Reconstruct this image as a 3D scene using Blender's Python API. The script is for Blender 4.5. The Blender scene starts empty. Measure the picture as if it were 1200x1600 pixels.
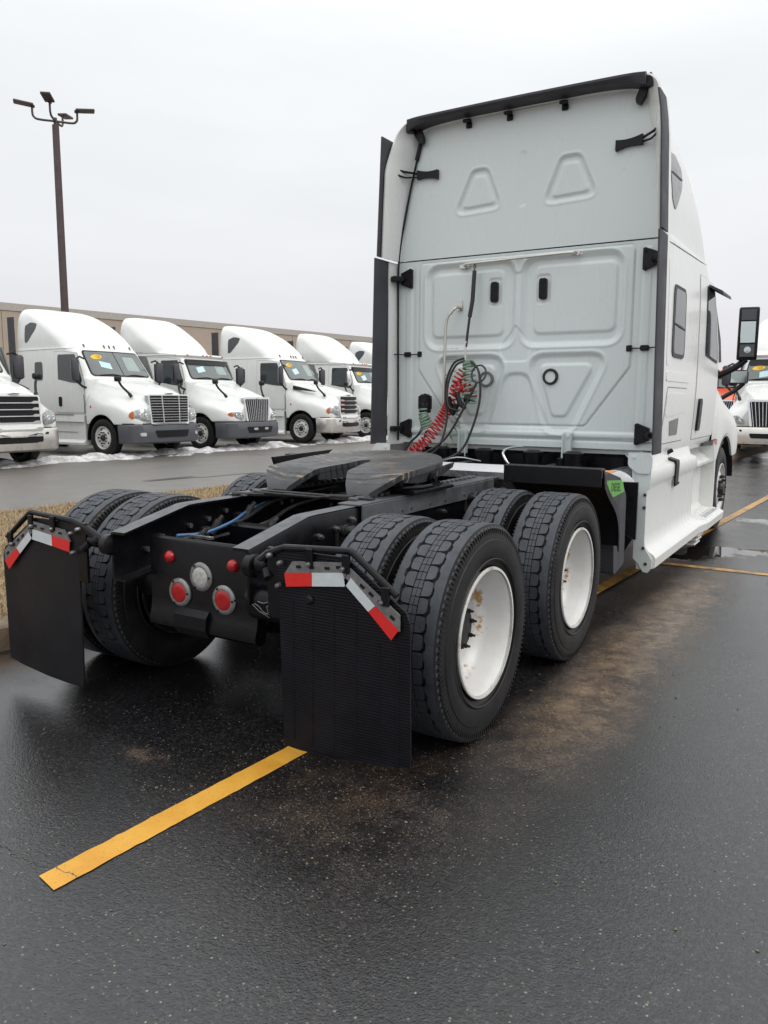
import bpy, math, random
import numpy as np
from math import sin, cos, pi, radians
from mathutils import Vector, Matrix

random.seed(7)
rng = np.random.default_rng(7)
scene = bpy.context.scene
COL = scene.collection

# ------------------------------------------------------------------ camera
def cam_axes(yaw, pitch, roll):
    y, p, r = radians(yaw), radians(pitch), radians(roll)
    fw = Vector((-sin(y)*cos(p), cos(y)*cos(p), -sin(p)))
    rt = Vector((cos(y), sin(y), 0)); up = rt.cross(fw)
    return fw, rt*cos(r)+up*sin(r), -rt*sin(r)+up*cos(r)
fw, rt, up = cam_axes(31.19, 8.117, 0.285)
cd = bpy.data.cameras.new('camera'); cam = bpy.data.objects.new('camera', cd); COL.objects.link(cam)
M = Matrix((rt, up, -fw)).transposed().to_4x4(); M.translation = Vector((2.659, -3.222, 1.539))
cam.matrix_world = M
cd.sensor_fit = 'VERTICAL'; cd.sensor_height = 36.0; cd.lens = 36.0*1237.56/1600.0
cd.clip_start = 0.05; cd.clip_end = 2000
scene.camera = cam

# ------------------------------------------------------------------ sky
SUN_EL, SUN_AZ = 42.0, 88.0          # azimuth clockwise from +Y: the bright part of the cloud deck, right rear
world = bpy.data.worlds.new('World'); scene.world = world; world.use_nodes = True
wt = world.node_tree; wt.nodes.clear()
def wn(t): return wt.nodes.new(t)
sky = wn('ShaderNodeTexSky'); sky.sky_type = 'NISHITA'; sky.sun_disc = False
sky.sun_elevation = radians(SUN_EL); sky.sun_rotation = radians(SUN_AZ)
bg1 = wn('ShaderNodeBackground'); bg1.inputs[1].default_value = 0.10
wt.links.new(sky.outputs[0], bg1.inputs[0])
tc = wn('ShaderNodeTexCoord'); sep = wn('ShaderNodeSeparateXYZ'); wt.links.new(tc.outputs['Generated'], sep.inputs[0])
ramp = wn('ShaderNodeValToRGB'); wt.links.new(sep.outputs[2], ramp.inputs[0])
el = ramp.color_ramp.elements
el[0].position = 0.0; el[0].color = (0.665, 0.635, 0.65, 1)
el[1].position = 1.0; el[1].color = (1.42, 1.43, 1.43, 1)
e = el.new(0.06); e.color = (0.66, 0.645, 0.67, 1)
e = el.new(0.16); e.color = (0.70, 0.71, 0.73, 1)
e = el.new(0.35); e.color = (0.79, 0.81, 0.82, 1)
e = el.new(0.6); e.color = (1.10, 1.12, 1.13, 1)
mp = wn('ShaderNodeMapping'); mp.inputs['Scale'].default_value = (1.0, 1.0, 3.5)
wt.links.new(tc.outputs['Generated'], mp.inputs[0])
nz = wn('ShaderNodeTexNoise'); nz.inputs['Scale'].default_value = 1.8; nz.inputs['Detail'].default_value = 5; nz.inputs['Roughness'].default_value = .5
wt.links.new(mp.outputs[0], nz.inputs[0])
mr = wn('ShaderNodeMapRange'); mr.inputs[1].default_value = .3; mr.inputs[2].default_value = .7; mr.inputs[3].default_value = .93; mr.inputs[4].default_value = 1.06
wt.links.new(nz.outputs[0], mr.inputs[0])
mul = wn('ShaderNodeVectorMath'); mul.operation = 'SCALE'
wt.links.new(ramp.outputs[0], mul.inputs[0]); wt.links.new(mr.outputs[0], mul.inputs['Scale'])
bg2 = wn('ShaderNodeBackground'); bg2.inputs[1].default_value = 1.09; wt.links.new(mul.outputs[0], bg2.inputs[0])
mx = wn('ShaderNodeMixShader'); mx.inputs[0].default_value = 0.95
wt.links.new(bg1.outputs[0], mx.inputs[1]); wt.links.new(bg2.outputs[0], mx.inputs[2])
wo = wn('ShaderNodeOutputWorld'); wt.links.new(mx.outputs[0], wo.inputs[0])

sd = bpy.data.lights.new('sun', 'SUN'); sd.energy = 0.8; sd.angle = radians(25); sd.color = (1, .955, .89)
so = bpy.data.objects.new('sun', sd); COL.objects.link(so)
a, e_ = radians(SUN_AZ), radians(SUN_EL)
so.rotation_euler = Vector((sin(a)*cos(e_), cos(a)*cos(e_), sin(e_))).to_track_quat('Z', 'Y').to_euler()

vs = scene.view_settings
vs.view_transform = 'Standard'; vs.look = 'None'; vs.exposure = 0.17; vs.gamma = 1.0; vs.use_curve_mapping = False

# ------------------------------------------------------------------ materials
class NT:
    def __init__(s, name):
        s.m = bpy.data.materials.new(name); s.m.use_nodes = True; s.t = s.m.node_tree
        s.b = s.t.nodes['Principled BSDF']; s._c = None
    def n(s, t, **k):
        nd = s.t.nodes.new(t)
        for a, v in k.items(): setattr(nd, a, v)
        return nd
    def l(s, a, b): s.t.links.new(a, b)
    def set(s, i, v):
        if hasattr(v, 'is_linked') or isinstance(v, bpy.types.NodeSocket): s.l(v, i)
        else: i.default_value = v
    def co(s):
        if not s._c: s._c = s.n('ShaderNodeTexCoord')
        return s._c.outputs['Object']
    def noise(s, scale, detail=4, rough=.55, vec=None, out=0, sc=None):
        nd = s.n('ShaderNodeTexNoise'); nd.inputs['Scale'].default_value = scale
        nd.inputs['Detail'].default_value = detail; nd.inputs['Roughness'].default_value = rough
        v = vec or s.co()
        if sc:
            m_ = s.n('ShaderNodeMapping'); m_.inputs['Scale'].default_value = sc; s.l(v, m_.inputs[0]); v = m_.outputs[0]
        s.l(v, nd.inputs['Vector']); return nd.outputs[out]
    def vor(s, scale, feature='F1', out='Distance', vec=None):
        nd = s.n('ShaderNodeTexVoronoi', feature=feature); nd.inputs['Scale'].default_value = scale
        s.l(vec or s.co(), nd.inputs['Vector']); return nd.outputs[out]
    def mr(s, v, a, b, c=0, d=1, smooth=False):
        nd = s.n('ShaderNodeMapRange')
        if smooth: nd.interpolation_type = 'SMOOTHSTEP'
        s.l(v, nd.inputs[0])
        for i, x in enumerate((a, b, c, d)): nd.inputs[i+1].default_value = x
        return nd.outputs[0]
    def mth(s, op, a, b=0.0, c=None):
        nd = s.n('ShaderNodeMath', operation=op); s.set(nd.inputs[0], a); s.set(nd.inputs[1], b)
        if c is not None: s.set(nd.inputs[2], c)
        return nd.outputs[0]
    def mix(s, f, a, b):
        nd = s.n('ShaderNodeMix', data_type='RGBA'); s.set(nd.inputs[0], f)
        for i, v in ((6, a), (7, b)):
            if isinstance(v, tuple): nd.inputs[i].default_value = (*v[:3], 1)
            else: s.l(v, nd.inputs[i])
        return nd.outputs[2]
    def bump(s, h, strength=.3, dist=.01, nrm=None):
        nd = s.n('ShaderNodeBump'); nd.inputs['Strength'].default_value = strength; nd.inputs['Distance'].default_value = dist
        s.l(h, nd.inputs['Height'])
        if nrm: s.l(nrm, nd.inputs['Normal'])
        return nd.outputs[0]
    def xyz(s):
        nd = s.n('ShaderNodeSeparateXYZ'); s.l(s.co(), nd.inputs[0]); return nd.outputs
    def P(s, **k):
        names = {'col': 'Base Color', 'rough': 'Roughness', 'metal': 'Metallic', 'nrm': 'Normal', 'spec': 'Specular IOR Level',
                 'coat': 'Coat Weight', 'coatr': 'Coat Roughness', 'ior': 'IOR'}
        for a, v in k.items():
            i = s.b.inputs[names[a]]
            if isinstance(v, tuple): i.default_value = (*v[:3], 1)
            else: s.set(i, v)
        return s.m

def simple(name, col, rough=.5, metal=0, var=.12, scale=8, bump=0, bscale=200, spec=.5, coat=0, rvar=.1):
    n = NT(name); nn = n.noise(scale, 5, .6)
    c2 = tuple(max(0, c*(1-var)) for c in col); c1 = tuple(c*(1+var*.5) for c in col)
    k = dict(col=n.mix(n.mr(nn, .3, .7), c2, c1), rough=n.mr(n.noise(scale*2.3, 4), .3, .7, max(.02, rough-rvar), rough+rvar), metal=float(metal), spec=float(spec), coat=float(coat))
    if bump: k['nrm'] = n.bump(n.noise(bscale, 3), bump, .002)
    return n.P(**k)

MAT = {}
def paint(name, col, dirt=.25, low=.0):
    n = NT(name); z = n.xyz()[2]
    streak = n.noise(3.0, 6, .6, sc=(1, 1, .25))
    grime = n.mth('MULTIPLY', n.mr(n.noise(1.4, 6, .65), .45, .75), dirt)
    low_ = n.mth('MULTIPLY', n.mr(z, .2, 1.3, 1, 0), n.mr(streak, .35, .65, .2*low, low))
    f = n.mth('MAXIMUM', grime, low_)
    c = n.mix(f, col, (.46, .42, .35))
    return n.P(col=c, rough=n.mr(streak, .3, .7, .22, .36), coat=.25, coatr=.12, nrm=n.bump(n.noise(6, 3), .03, .01))
MAT['white'] = paint('white_paint', (.80, .81, .79), .05, .16)
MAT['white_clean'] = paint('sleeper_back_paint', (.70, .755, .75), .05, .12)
MAT['orange'] = paint('orange_paint', (.72, .10, .03), .1, .1)
MAT['black'] = simple('black_frame_paint', (.0045, .0045, .0065), .33, var=.5, scale=5, bump=.25, bscale=90, rvar=.12, spec=.28)
MAT['railtop'] = simple('sky_sheen_frame_paint', (.085, .09, .097), .42, var=.45, scale=6, bump=.2, bscale=70)  # frame paint with the sky's reflection put into a paler grey
MAT['blackplastic'] = simple('black_plastic', (.007, .007, .009), .42, spec=.3, var=.2, bump=.1, bscale=300)
MAT['darkgrey'] = simple('grey_rubber_trim', (.052, .052, .062), .6, var=.15, scale=2.5, bump=.15, bscale=60)
MAT['chrome'] = simple('chrome', (.82, .83, .84), .16, .75, var=.08, scale=5, rvar=.05)
MAT['steel'] = simple('brushed_steel', (.66, .63, .59), .36, 1, var=.10, scale=3)
MAT['bumpergrey'] = simple('grey_bumper_plastic', (.075, .08, .092), .5, var=.15, scale=3, bump=.1)
MAT['galv'] = simple('galvanised_plate', (.22, .215, .215), .55, .35, var=.35, scale=25, bump=.2)
MAT['portgrey'] = simple('grey_ring_plastic', (.16, .17, .17), .5)
MAT['bolt'] = simple('dull_bolt_metal', (.25, .25, .26), .4, .8, var=.3, scale=60)
MAT['lensred'] = simple('red_lens', (.42, .006, .009), .22, var=.25, scale=120, bump=.35, bscale=160, coat=.3)
MAT['lensclear'] = simple('clear_lens', (.5, .5, .48), .2, var=.35, scale=90, bump=.5, bscale=120, coat=.3)
MAT['lensring'] = simple('lamp_flange', (.27, .27, .27), .35, .5, var=.3, scale=40)
MAT['amber'] = simple('amber_lens', (.55, .13, .02), .25, var=.2, scale=40)
MAT['amberdark'] = simple('smoked_amber_marker', (.16, .06, .03), .3)
MAT['tapered'] = simple('red_reflective_tape', (.72, .022, .02), .4, var=.08, scale=30, bump=.1, bscale=400)
MAT['tapewhite'] = simple('white_reflective_tape', (.62, .66, .68), .4, var=.08, scale=30, bump=.1, bscale=400)
MAT['glass'] = simple('tinted_glass', (.035, .042, .045), .05, var=.1, scale=2, spec=.8, rvar=.02)
MAT['wsglass'] = simple('windscreen_glass', (.15, .17, .172), .06, var=.30, scale=1.6, spec=.7, rvar=.02)
MAT['wsopen'] = simple('daylight_seen_through_glass', (.30, .37, .35), .08, var=.12, scale=4, spec=.7)
MAT['mirrorglass'] = simple('mirror_glass', (.55, .62, .62), .03, 1, var=.03)
MAT['paper'] = simple('pale_blue_paper', (.55, .74, .76), .6, var=.08, scale=20)
MAT['ovalyellow'] = simple('yellow_sticker', (.85, .52, .03), .5, var=.05)
MAT['ink'] = simple('dark_orange_ink', (.35, .16, .01), .5)
MAT['lamp_glass'] = simple('headlamp_lens', (.42, .44, .45), .12, .25, var=.6, scale=22, bump=.5, bscale=30, coat=.5)
MAT['alu'] = simple('aluminium', (.55, .56, .57), .3, .9, var=.15, scale=9)
MAT['hosered'] = simple('red_air_hose', (.50, .02, .025), .35)
MAT['hosegreen'] = simple('green_cable', (.22, .32, .25), .4)
MAT['hoseblue'] = simple('blue_air_line', (.04, .14, .30), .4)
MAT['hoseblack'] = simple('black_cable', (.02, .02, .022), .42)
MAT['orangedecal'] = simple('orange_decal', (.75, .25, .08), .5)
MAT['greendecal'] = simple('green_decal', (.14, .40, .07), .5)
MAT['greenink'] = simple('dark_green_ink', (.01, .06, .01), .5)
MAT['redink'] = simple('faded_red_ink', (.5, .22, .2), .6)
MAT['greyink'] = simple('faded_grey_ink', (.3, .32, .33), .6)
MAT['bronze'] = simple('bronze_pole_paint', (.075, .05, .048), .5, var=.2, scale=3)
MAT['ventgrey'] = simple('grey_vent_plastic', (.2, .21, .21), .5)
MAT['fairglass'] = simple('grey_fairing_window', (.22, .22, .225), .25, var=.1)
MAT['chalk'] = simple('chalk_marking', (.30, .32, .33), .8)

# tyre rubber: scuffed tread face and dark sidewall
n = NT('tyre_tread'); d = n.mr(n.noise(14, 6, .7), .3, .75)
MAT['tread'] = n.P(col=n.mix(d, (.026, .030, .038), (.062, .068, .080)), rough=n.mr(n.noise(40, 3), .3, .7, .45, .62), nrm=n.bump(n.noise(160, 4), .25, .002))
n = NT('tyre_sidewall'); x, y, z = n.xyz()
MAT['tyre'] = n.P(col=n.mix(n.mr(n.noise(7, 6, .7), .45, .75), (.007, .007, .008), (.022, .020, .019)), rough=.5, spec=.35, nrm=n.bump(n.noise(120, 4), .15, .002))
# flap rubber: fine moulded horizontal ribs
n = NT('ribbed_flap_rubber'); x, y, z = n.xyz()
rib = n.mth('SINE', n.mth('MULTIPLY', z, 520.0))
MAT['flapribbed'] = n.P(col=n.mix(n.mr(n.noise(5, 6, .7), .4, .75), (.0035, .0035, .006), (.010, .010, .015)), spec=.22, rough=n.mr(n.noise(9, 4), .3, .7, .35, .6), nrm=n.bump(rib, .25, .002))
MAT['flap'] = simple('smooth_flap_rubber', (.013, .013, .016), .45, spec=.25, var=.35, scale=3, bump=.1, bscale=40, rvar=.1)
# rim: white enamel with rust bleeding round the disc
n = NT('white_rim_enamel')
sp = n.n('ShaderNodeSeparateXYZ'); n.l(n.co(), sp.inputs[0])
r_ = n.mth('SQRT', n.mth('ADD', n.mth('MULTIPLY', sp.outputs[1], sp.outputs[1]), n.mth('MULTIPLY', sp.outputs[2], sp.outputs[2])))
near = n.mr(n.mth('ABSOLUTE', n.mth('SUBTRACT', r_, .232)), 0.005, .035, 1, 0)
deep = n.mr(sp.outputs[0], .035, .012, 0, 1)
rust = n.mth('MULTIPLY', n.mth('MULTIPLY', near, deep), n.mr(n.noise(8, 8, .75), .535, .585))
edge = n.mth('MULTIPLY', n.mr(sp.outputs[0], .115, .135), n.mr(n.noise(9, 7, .7), .55, .66))
c = n.mix(rust, n.mix(n.mr(n.noise(6, 5), .35, .7), (.66, .65, .62), (.74, .74, .73)), n.mix(n.noise(60, 4), (.16, .05, .02), (.6, .36, .10)))
c = n.mix(n.mth('MULTIPLY', edge, .6), c, (.25, .16, .07))
MAT['rim'] = n.P(col=c, rough=.38, coat=.15)
MAT['rimdirty'] = simple('dusty_rim_paint', (.50, .48, .42), .5, .2, var=.5, scale=12)
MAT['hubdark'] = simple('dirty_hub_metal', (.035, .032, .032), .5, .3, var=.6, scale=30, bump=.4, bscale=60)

# fifth wheel: greased plate with arc scuffs
n = NT('greased_plate'); x, y, z = n.xyz()
dx = n.mth('SUBTRACT', x, .05); dy = n.mth('SUBTRACT', y, 2.1)
rr = n.mth('SQRT', n.mth('ADD', n.mth('MULTIPLY', dx, dx), n.mth('MULTIPLY', dy, dy)))
w_ = n.mth('SINE', n.mth('ADD', n.mth('MULTIPLY', rr, 130.0), n.mth('MULTIPLY', n.noise(3, 4), 16.0)))
sc_ = n.mth('MULTIPLY', n.mr(w_, .55, .95), n.mr(n.noise(7, 3), .38, .5))
top_ = n.mr(z, 1.06, 1.08)
c = n.mix(n.mth('MULTIPLY', sc_, top_), n.mix(n.noise(9, 5), (.036, .039, .044), (.068, .07, .074)), (.015, .013, .012))
c = n.mix(n.mth('MULTIPLY', n.mth('MULTIPLY', n.mr(w_, -.9, -.6, 1, 0), top_), n.mr(n.noise(4, 4), .52, .6)), c, (.30, .22, .15))
MAT['plate'] = n.P(col=c, rough=n.mr(n.noise(12, 4), .3, .7, .36, .55), metal=.25, nrm=n.bump(n.noise(60, 5), .3, .004))

# deck plate: punched aluminium
n = NT('punched_aluminium'); 
mpn = n.n('ShaderNodeMapping'); mpn.inputs['Rotation'].default_value = (0, 0, .785); n.l(n.co(), mpn.inputs[0])
chk = n.n('ShaderNodeTexVoronoi'); chk.inputs['Scale'].default_value = 22; chk.inputs['Randomness'].default_value = 0; n.l(mpn.outputs[0], chk.inputs[0])
hole = n.mr(chk.outputs['Distance'], .22, .30, 1, 0)
MAT['deck'] = n.P(col=n.mix(hole, (.80, .81, .83), (.10, .10, .105)), metal=.25, rough=.42, nrm=n.bump(hole, .5, .004))

# ------------------------------------------------------------------ ground materials
def asphalt(name, dark, light, stones=.9, wet=True, dirt=True):
    n = NT(name); co = n.co(); x, y, z = n.xyz()
    big = n.noise(.45, 5, .6); mid = n.noise(3.2, 6, .65)
    cellc = n.vor(105, out='Color'); celld = n.vor(105)
    sepc = n.n('ShaderNodeSeparateColor'); n.l(cellc, sepc.inputs[0])
    base = n.mix(n.mth('POWER', sepc.outputs[0], 2.2), dark, light)
    base = n.mix(n.mr(n.noise(260, 2), .35, .7), base, tuple(c*.5 for c in dark))
    base = n.mix(n.mth('MULTIPLY', n.mr(mid, .35, .7), .45), base, tuple(c*.55 for c in dark))
    # a few pale stones exposed in the binder, in drifts
    sel = n.mth('MULTIPLY', n.mth('GREATER_THAN', sepc.outputs[1], .955), n.mr(celld, .0, .52, 1, .0))
    sel = n.mth('MULTIPLY', n.mth('GREATER_THAN', sel, .25), n.mr(n.noise(1.1, 5, .7), .40, .62, .1, 1))
    base = n.mix(n.mth('MULTIPLY', sel, stones), base, n.mix(sepc.outputs[2], (.16, .12, .07), (.30, .27, .21)))
    rough = n.mr(n.noise(1.7, 5, .6), .35, .65, .12, .23)
    bumpamt = n.mr(celld, 0, .6, 1, 0)
    fine = n.noise(330, 3)
    h = n.mth('ADD', n.mth('MULTIPLY', bumpamt, .42), n.mth('ADD', n.mth('MULTIPLY', fine, .5), n.mth('MULTIPLY', n.noise(62, 5, .7), 1.3)))
    if dirt:
        # sandy silt washed along the right wheels
        d1 = n.mr(n.mth('ABSOLUTE', n.mth('SUBTRACT', x, n.mth('ADD', 1.42, n.mth('MULTIPLY', n.noise(.9, 3), .25)))), .06, .40, 1, 0)
        d1 = n.mth('MULTIPLY', d1, n.mth('MULTIPLY', n.mr(y, -.6, .5), n.mr(y, 5.6, 3.4)))
        nn = n.noise(2.4, 7, .72)
        s1 = n.mth('MULTIPLY', d1, n.mr(nn, .26, .50))
        d2x = n.mth('SUBTRACT', x, 1.10); d2y = n.mth('ADD', y, .80)
        d2 = n.mr(n.mth('SQRT', n.mth('ADD', n.mth('MULTIPLY', d2x, d2x), n.mth('MULTIPLY', d2y, d2y))), .15, .95, 1, 0)
        s2 = n.mth('MULTIPLY', d2, n.mr(nn, .34, .60))
        d3x = n.mth('SUBTRACT', x, .08); d3y = n.mth('ADD', y, .97)
        d3 = n.mr(n.mth('SQRT', n.mth('ADD', n.mth('MULTIPLY', d3x, d3x), n.mth('MULTIPLY', n.mth('MULTIPLY', d3y, d3y), 4))), .05, .2, 1, 0)
        s3 = n.mth('MULTIPLY', d3, n.mr(n.noise(14, 5, .7), .35, .6))
        d4 = n.mr(n.mth('ABSOLUTE', n.mth('ADD', x, 1.5)), .05, .35, 1, 0)
        s4 = n.mth('MULTIPLY', d4, n.mr(nn, .35, .6))
        ds = n.mth('MINIMUM', n.mth('ADD', n.mth('ADD', s1, n.mth('MULTIPLY', s2, .42)), n.mth('ADD', n.mth('MULTIPLY', s3, .7), s4)), 1.0)
        grit = n.noise(120, 6, .85)
        sand = n.mr(n.mth('ADD', n.mth('MULTIPLY', grit, 1.0), n.mth('MULTIPLY', ds, .22)), .565, .61)
        cake = n.mr(n.noise(8, 7, .75), .40, .60)
        base = n.mix(n.mth('MULTIPLY', ds, n.mr(n.noise(22, 5, .75), .35, .6, .35, .85)), base, (.030, .015, .009))
        base = n.mix(n.mth('MULTIPLY', n.mth('MULTIPLY', ds, n.mr(cake, 0, 1, .25, 1)), sand), base, n.mix(sepc.outputs[0], (.13, .083, .048), (.27, .195, .128)))
        rough = n.mth('ADD', rough, n.mth('MULTIPLY', ds, .12))
        h = n.mth('ADD', h, n.mth('MULTIPLY', n.mth('MULTIPLY', ds, sand), .6))
    if wet:
        w = n.mr(n.noise(.75, 5, .62), .50, .62)
        far = n.mr(y, 3.5, 6.5); left = n.mr(x, .30, -.9)
        w = n.mth('MAXIMUM', n.mth('MULTIPLY', w, n.mth('MAXIMUM', far, .0)), n.mth('MULTIPLY', left, n.mth('MULTIPLY', n.mr(n.noise(1.3, 4), .28, .46), n.mr(y, -1.7, -.6))))
        rough = n.mth('SUBTRACT', rough, n.mth('MULTIPLY', w, .20))
        base = n.mix(n.mth('MULTIPLY', w, .5), base, tuple(c*.55 for c in dark))
        pud = None
        for (px, py, rx, ry) in ((1.62, 5.6, .55, .28), (1.9, 7.9, .9, .35), (1.2, 5.2, .5, .5), (3.2, 9.5, 1.5, .5), (-1.1, 5.5, .4, 1.2)):
            ax_ = n.mth('DIVIDE', n.mth('SUBTRACT', x, px), rx); ay_ = n.mth('DIVIDE', n.mth('SUBTRACT', y, py), ry)
            q = n.mth('SQRT', n.mth('ADD', n.mth('MULTIPLY', ax_, ax_), n.mth('MULTIPLY', ay_, ay_)))
            q = n.mth('ADD', q, n.mr(n.noise(9 if rx < .2 else 2.2, 5, .65), .3, .7, -.45, .45))
            q = n.mr(q, .72, .86, 1, 0); pud = q if pud is None else n.mth('MAXIMUM', pud, q)
        inv = n.mth('SUBTRACT', 1.0, pud)
        rough = n.mth('MAXIMUM', n.mth('MULTIPLY', rough, inv), .02)
        base = n.mix(n.mth('MULTIPLY', pud, .8), base, (.018, .015, .013))
        h = n.mth('MULTIPLY', h, n.mth('MULTIPLY', inv, n.mth('SUBTRACT', 1.0, n.mth('MULTIPLY', w, .55))))
    # a hairline crack
    if dirt:
        cy_ = n.mth('ADD', n.mth('ADD', y, 1.735), n.mth('ADD', n.mth('MULTIPLY', n.mth('SUBTRACT', n.noise(5, 4, .7), .5), .12), n.mth('MULTIPLY', x, -.05)))
        ck = n.mth('MULTIPLY', n.mr(n.mth('ABSOLUTE', cy_), .0012, .0035, 1, 0), n.mr(x, .60, .55))
        base = n.mix(n.mth('MULTIPLY', ck, .9), base, (.004, .004, .004)); h = n.mth('SUBTRACT', h, ck)
    return n, base, rough, h
n, base, rough, h = asphalt('wet_asphalt', (.008, .008, .009), (.058, .058, .062))
MAT['asphalt'] = n.P(col=base, rough=rough, nrm=n.bump(h, .46, .0030), spec=.9)
n, base, rough, h = asphalt('lane_asphalt', (.19, .175, .16), (.27, .25, .225), .3, False, False)
base = n.mix(n.mr(n.noise(.35, 5, .65, sc=(1, .3, 1)), .35, .68), base, (.13, .12, .108))
MAT['lane'] = n.P(col=base, rough=n.mr(n.noise(.5, 4), .4, .6, .34, .5), nrm=n.bump(h, .4, .004))
n = NT('cracked_lane_tar'); MAT['tar'] = n.P(col=n.mix(n.noise(8, 4), (.018, .014, .012), (.04, .033, .03)), rough=.3)
n = NT('worn_yellow_paint'); wear = n.mr(n.noise(55, 7, .75), .60, .68); cr = n.mr(n.vor(2.2, 'DISTANCE_TO_EDGE'), .0, .006, 1, 0)
dots = n.mr(n.vor(70), .10, .17, 1, 0)
xx_, yy_, zz_ = n.xyz()
cy_ = n.mth('ADD', n.mth('ADD', yy_, 1.735), n.mth('ADD', n.mth('MULTIPLY', n.mth('SUBTRACT', n.noise(5, 4, .7), .5), .12), n.mth('MULTIPLY', xx_, -.05)))
ck = n.mr(n.mth('ABSOLUTE', cy_), .001, .003, 1, 0)
pit = n.mr(n.noise(140, 5, .75), .60, .66)
w2 = n.mth('MAXIMUM', n.mth('MAXIMUM', n.mth('MULTIPLY', wear, .6), n.mth('MULTIPLY', dots, .6)), n.mth('MAXIMUM', n.mth('MULTIPLY', pit, .6), n.mth('MULTIPLY', ck, .95)))
y_ = n.mix(n.mr(n.noise(6, 4), .3, .7), (.60, .285, .028), (.70, .37, .05))
MAT['yellow'] = n.P(col=n.mix(w2, y_, (.10, .07, .04)), rough=.5, nrm=n.bump(n.noise(150, 3), .3, .003))
n = NT('faded_yellow_paint'); wear = n.mr(n.noise(9, 7, .75), .46, .62)
MAT['yellow_old'] = n.P(col=n.mix(wear, (.55, .29, .06), (.10, .075, .05)), rough=.42)
n = NT('stained_kerb_concrete')
MAT['kerb'] = n.P(col=n.mix(n.mr(n.noise(6, 7, .7), .3, .7), (.10, .068, .045), (.26, .19, .135)), rough=.75, nrm=n.bump(n.noise(60, 5), .5, .004))
n = NT('dead_turf'); 
MAT['turf'] = n.P(col=n.mix(n.mr(n.noise(18, 7, .75), .3, .7), (.13, .09, .05), (.36, .27, .16)), rough=.9, nrm=n.bump(n.noise(70, 5), .8, .02))
n = NT('straw_grass'); oi = n.noise(5, 4)
MAT['straw'] = n.P(col=n.mix(n.mr(n.noise(30, 3), .3, .7), (.24, .17, .09), (.52, .40, .24)), rough=.8)
n = NT('dirty_snow')
MAT['snow'] = n.P(col=n.mix(n.mr(n.noise(3.5, 7, .7), .42, .66), (.74, .74, .76), (.30, .27, .25)), rough=.6, nrm=n.bump(n.noise(14, 6, .7), .7, .06))
n = NT('beige_wall_panels'); x, y, z = n.xyz()
MAT['beige'] = n.P(col=n.mix(n.mr(n.noise(.5, 5), .3, .7), (.37, .305, .245), (.43, .355, .285)), rough=.85)
MAT['coping'] = simple('coping_metal', (.42, .385, .35), .5)
n = NT('outer_ground'); MAT['outer'] = n.P(col=n.mix(n.mr(n.noise(.08, 5), .35, .65), (.09, .085, .08), (.16, .14, .11)), rough=.8)
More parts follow.
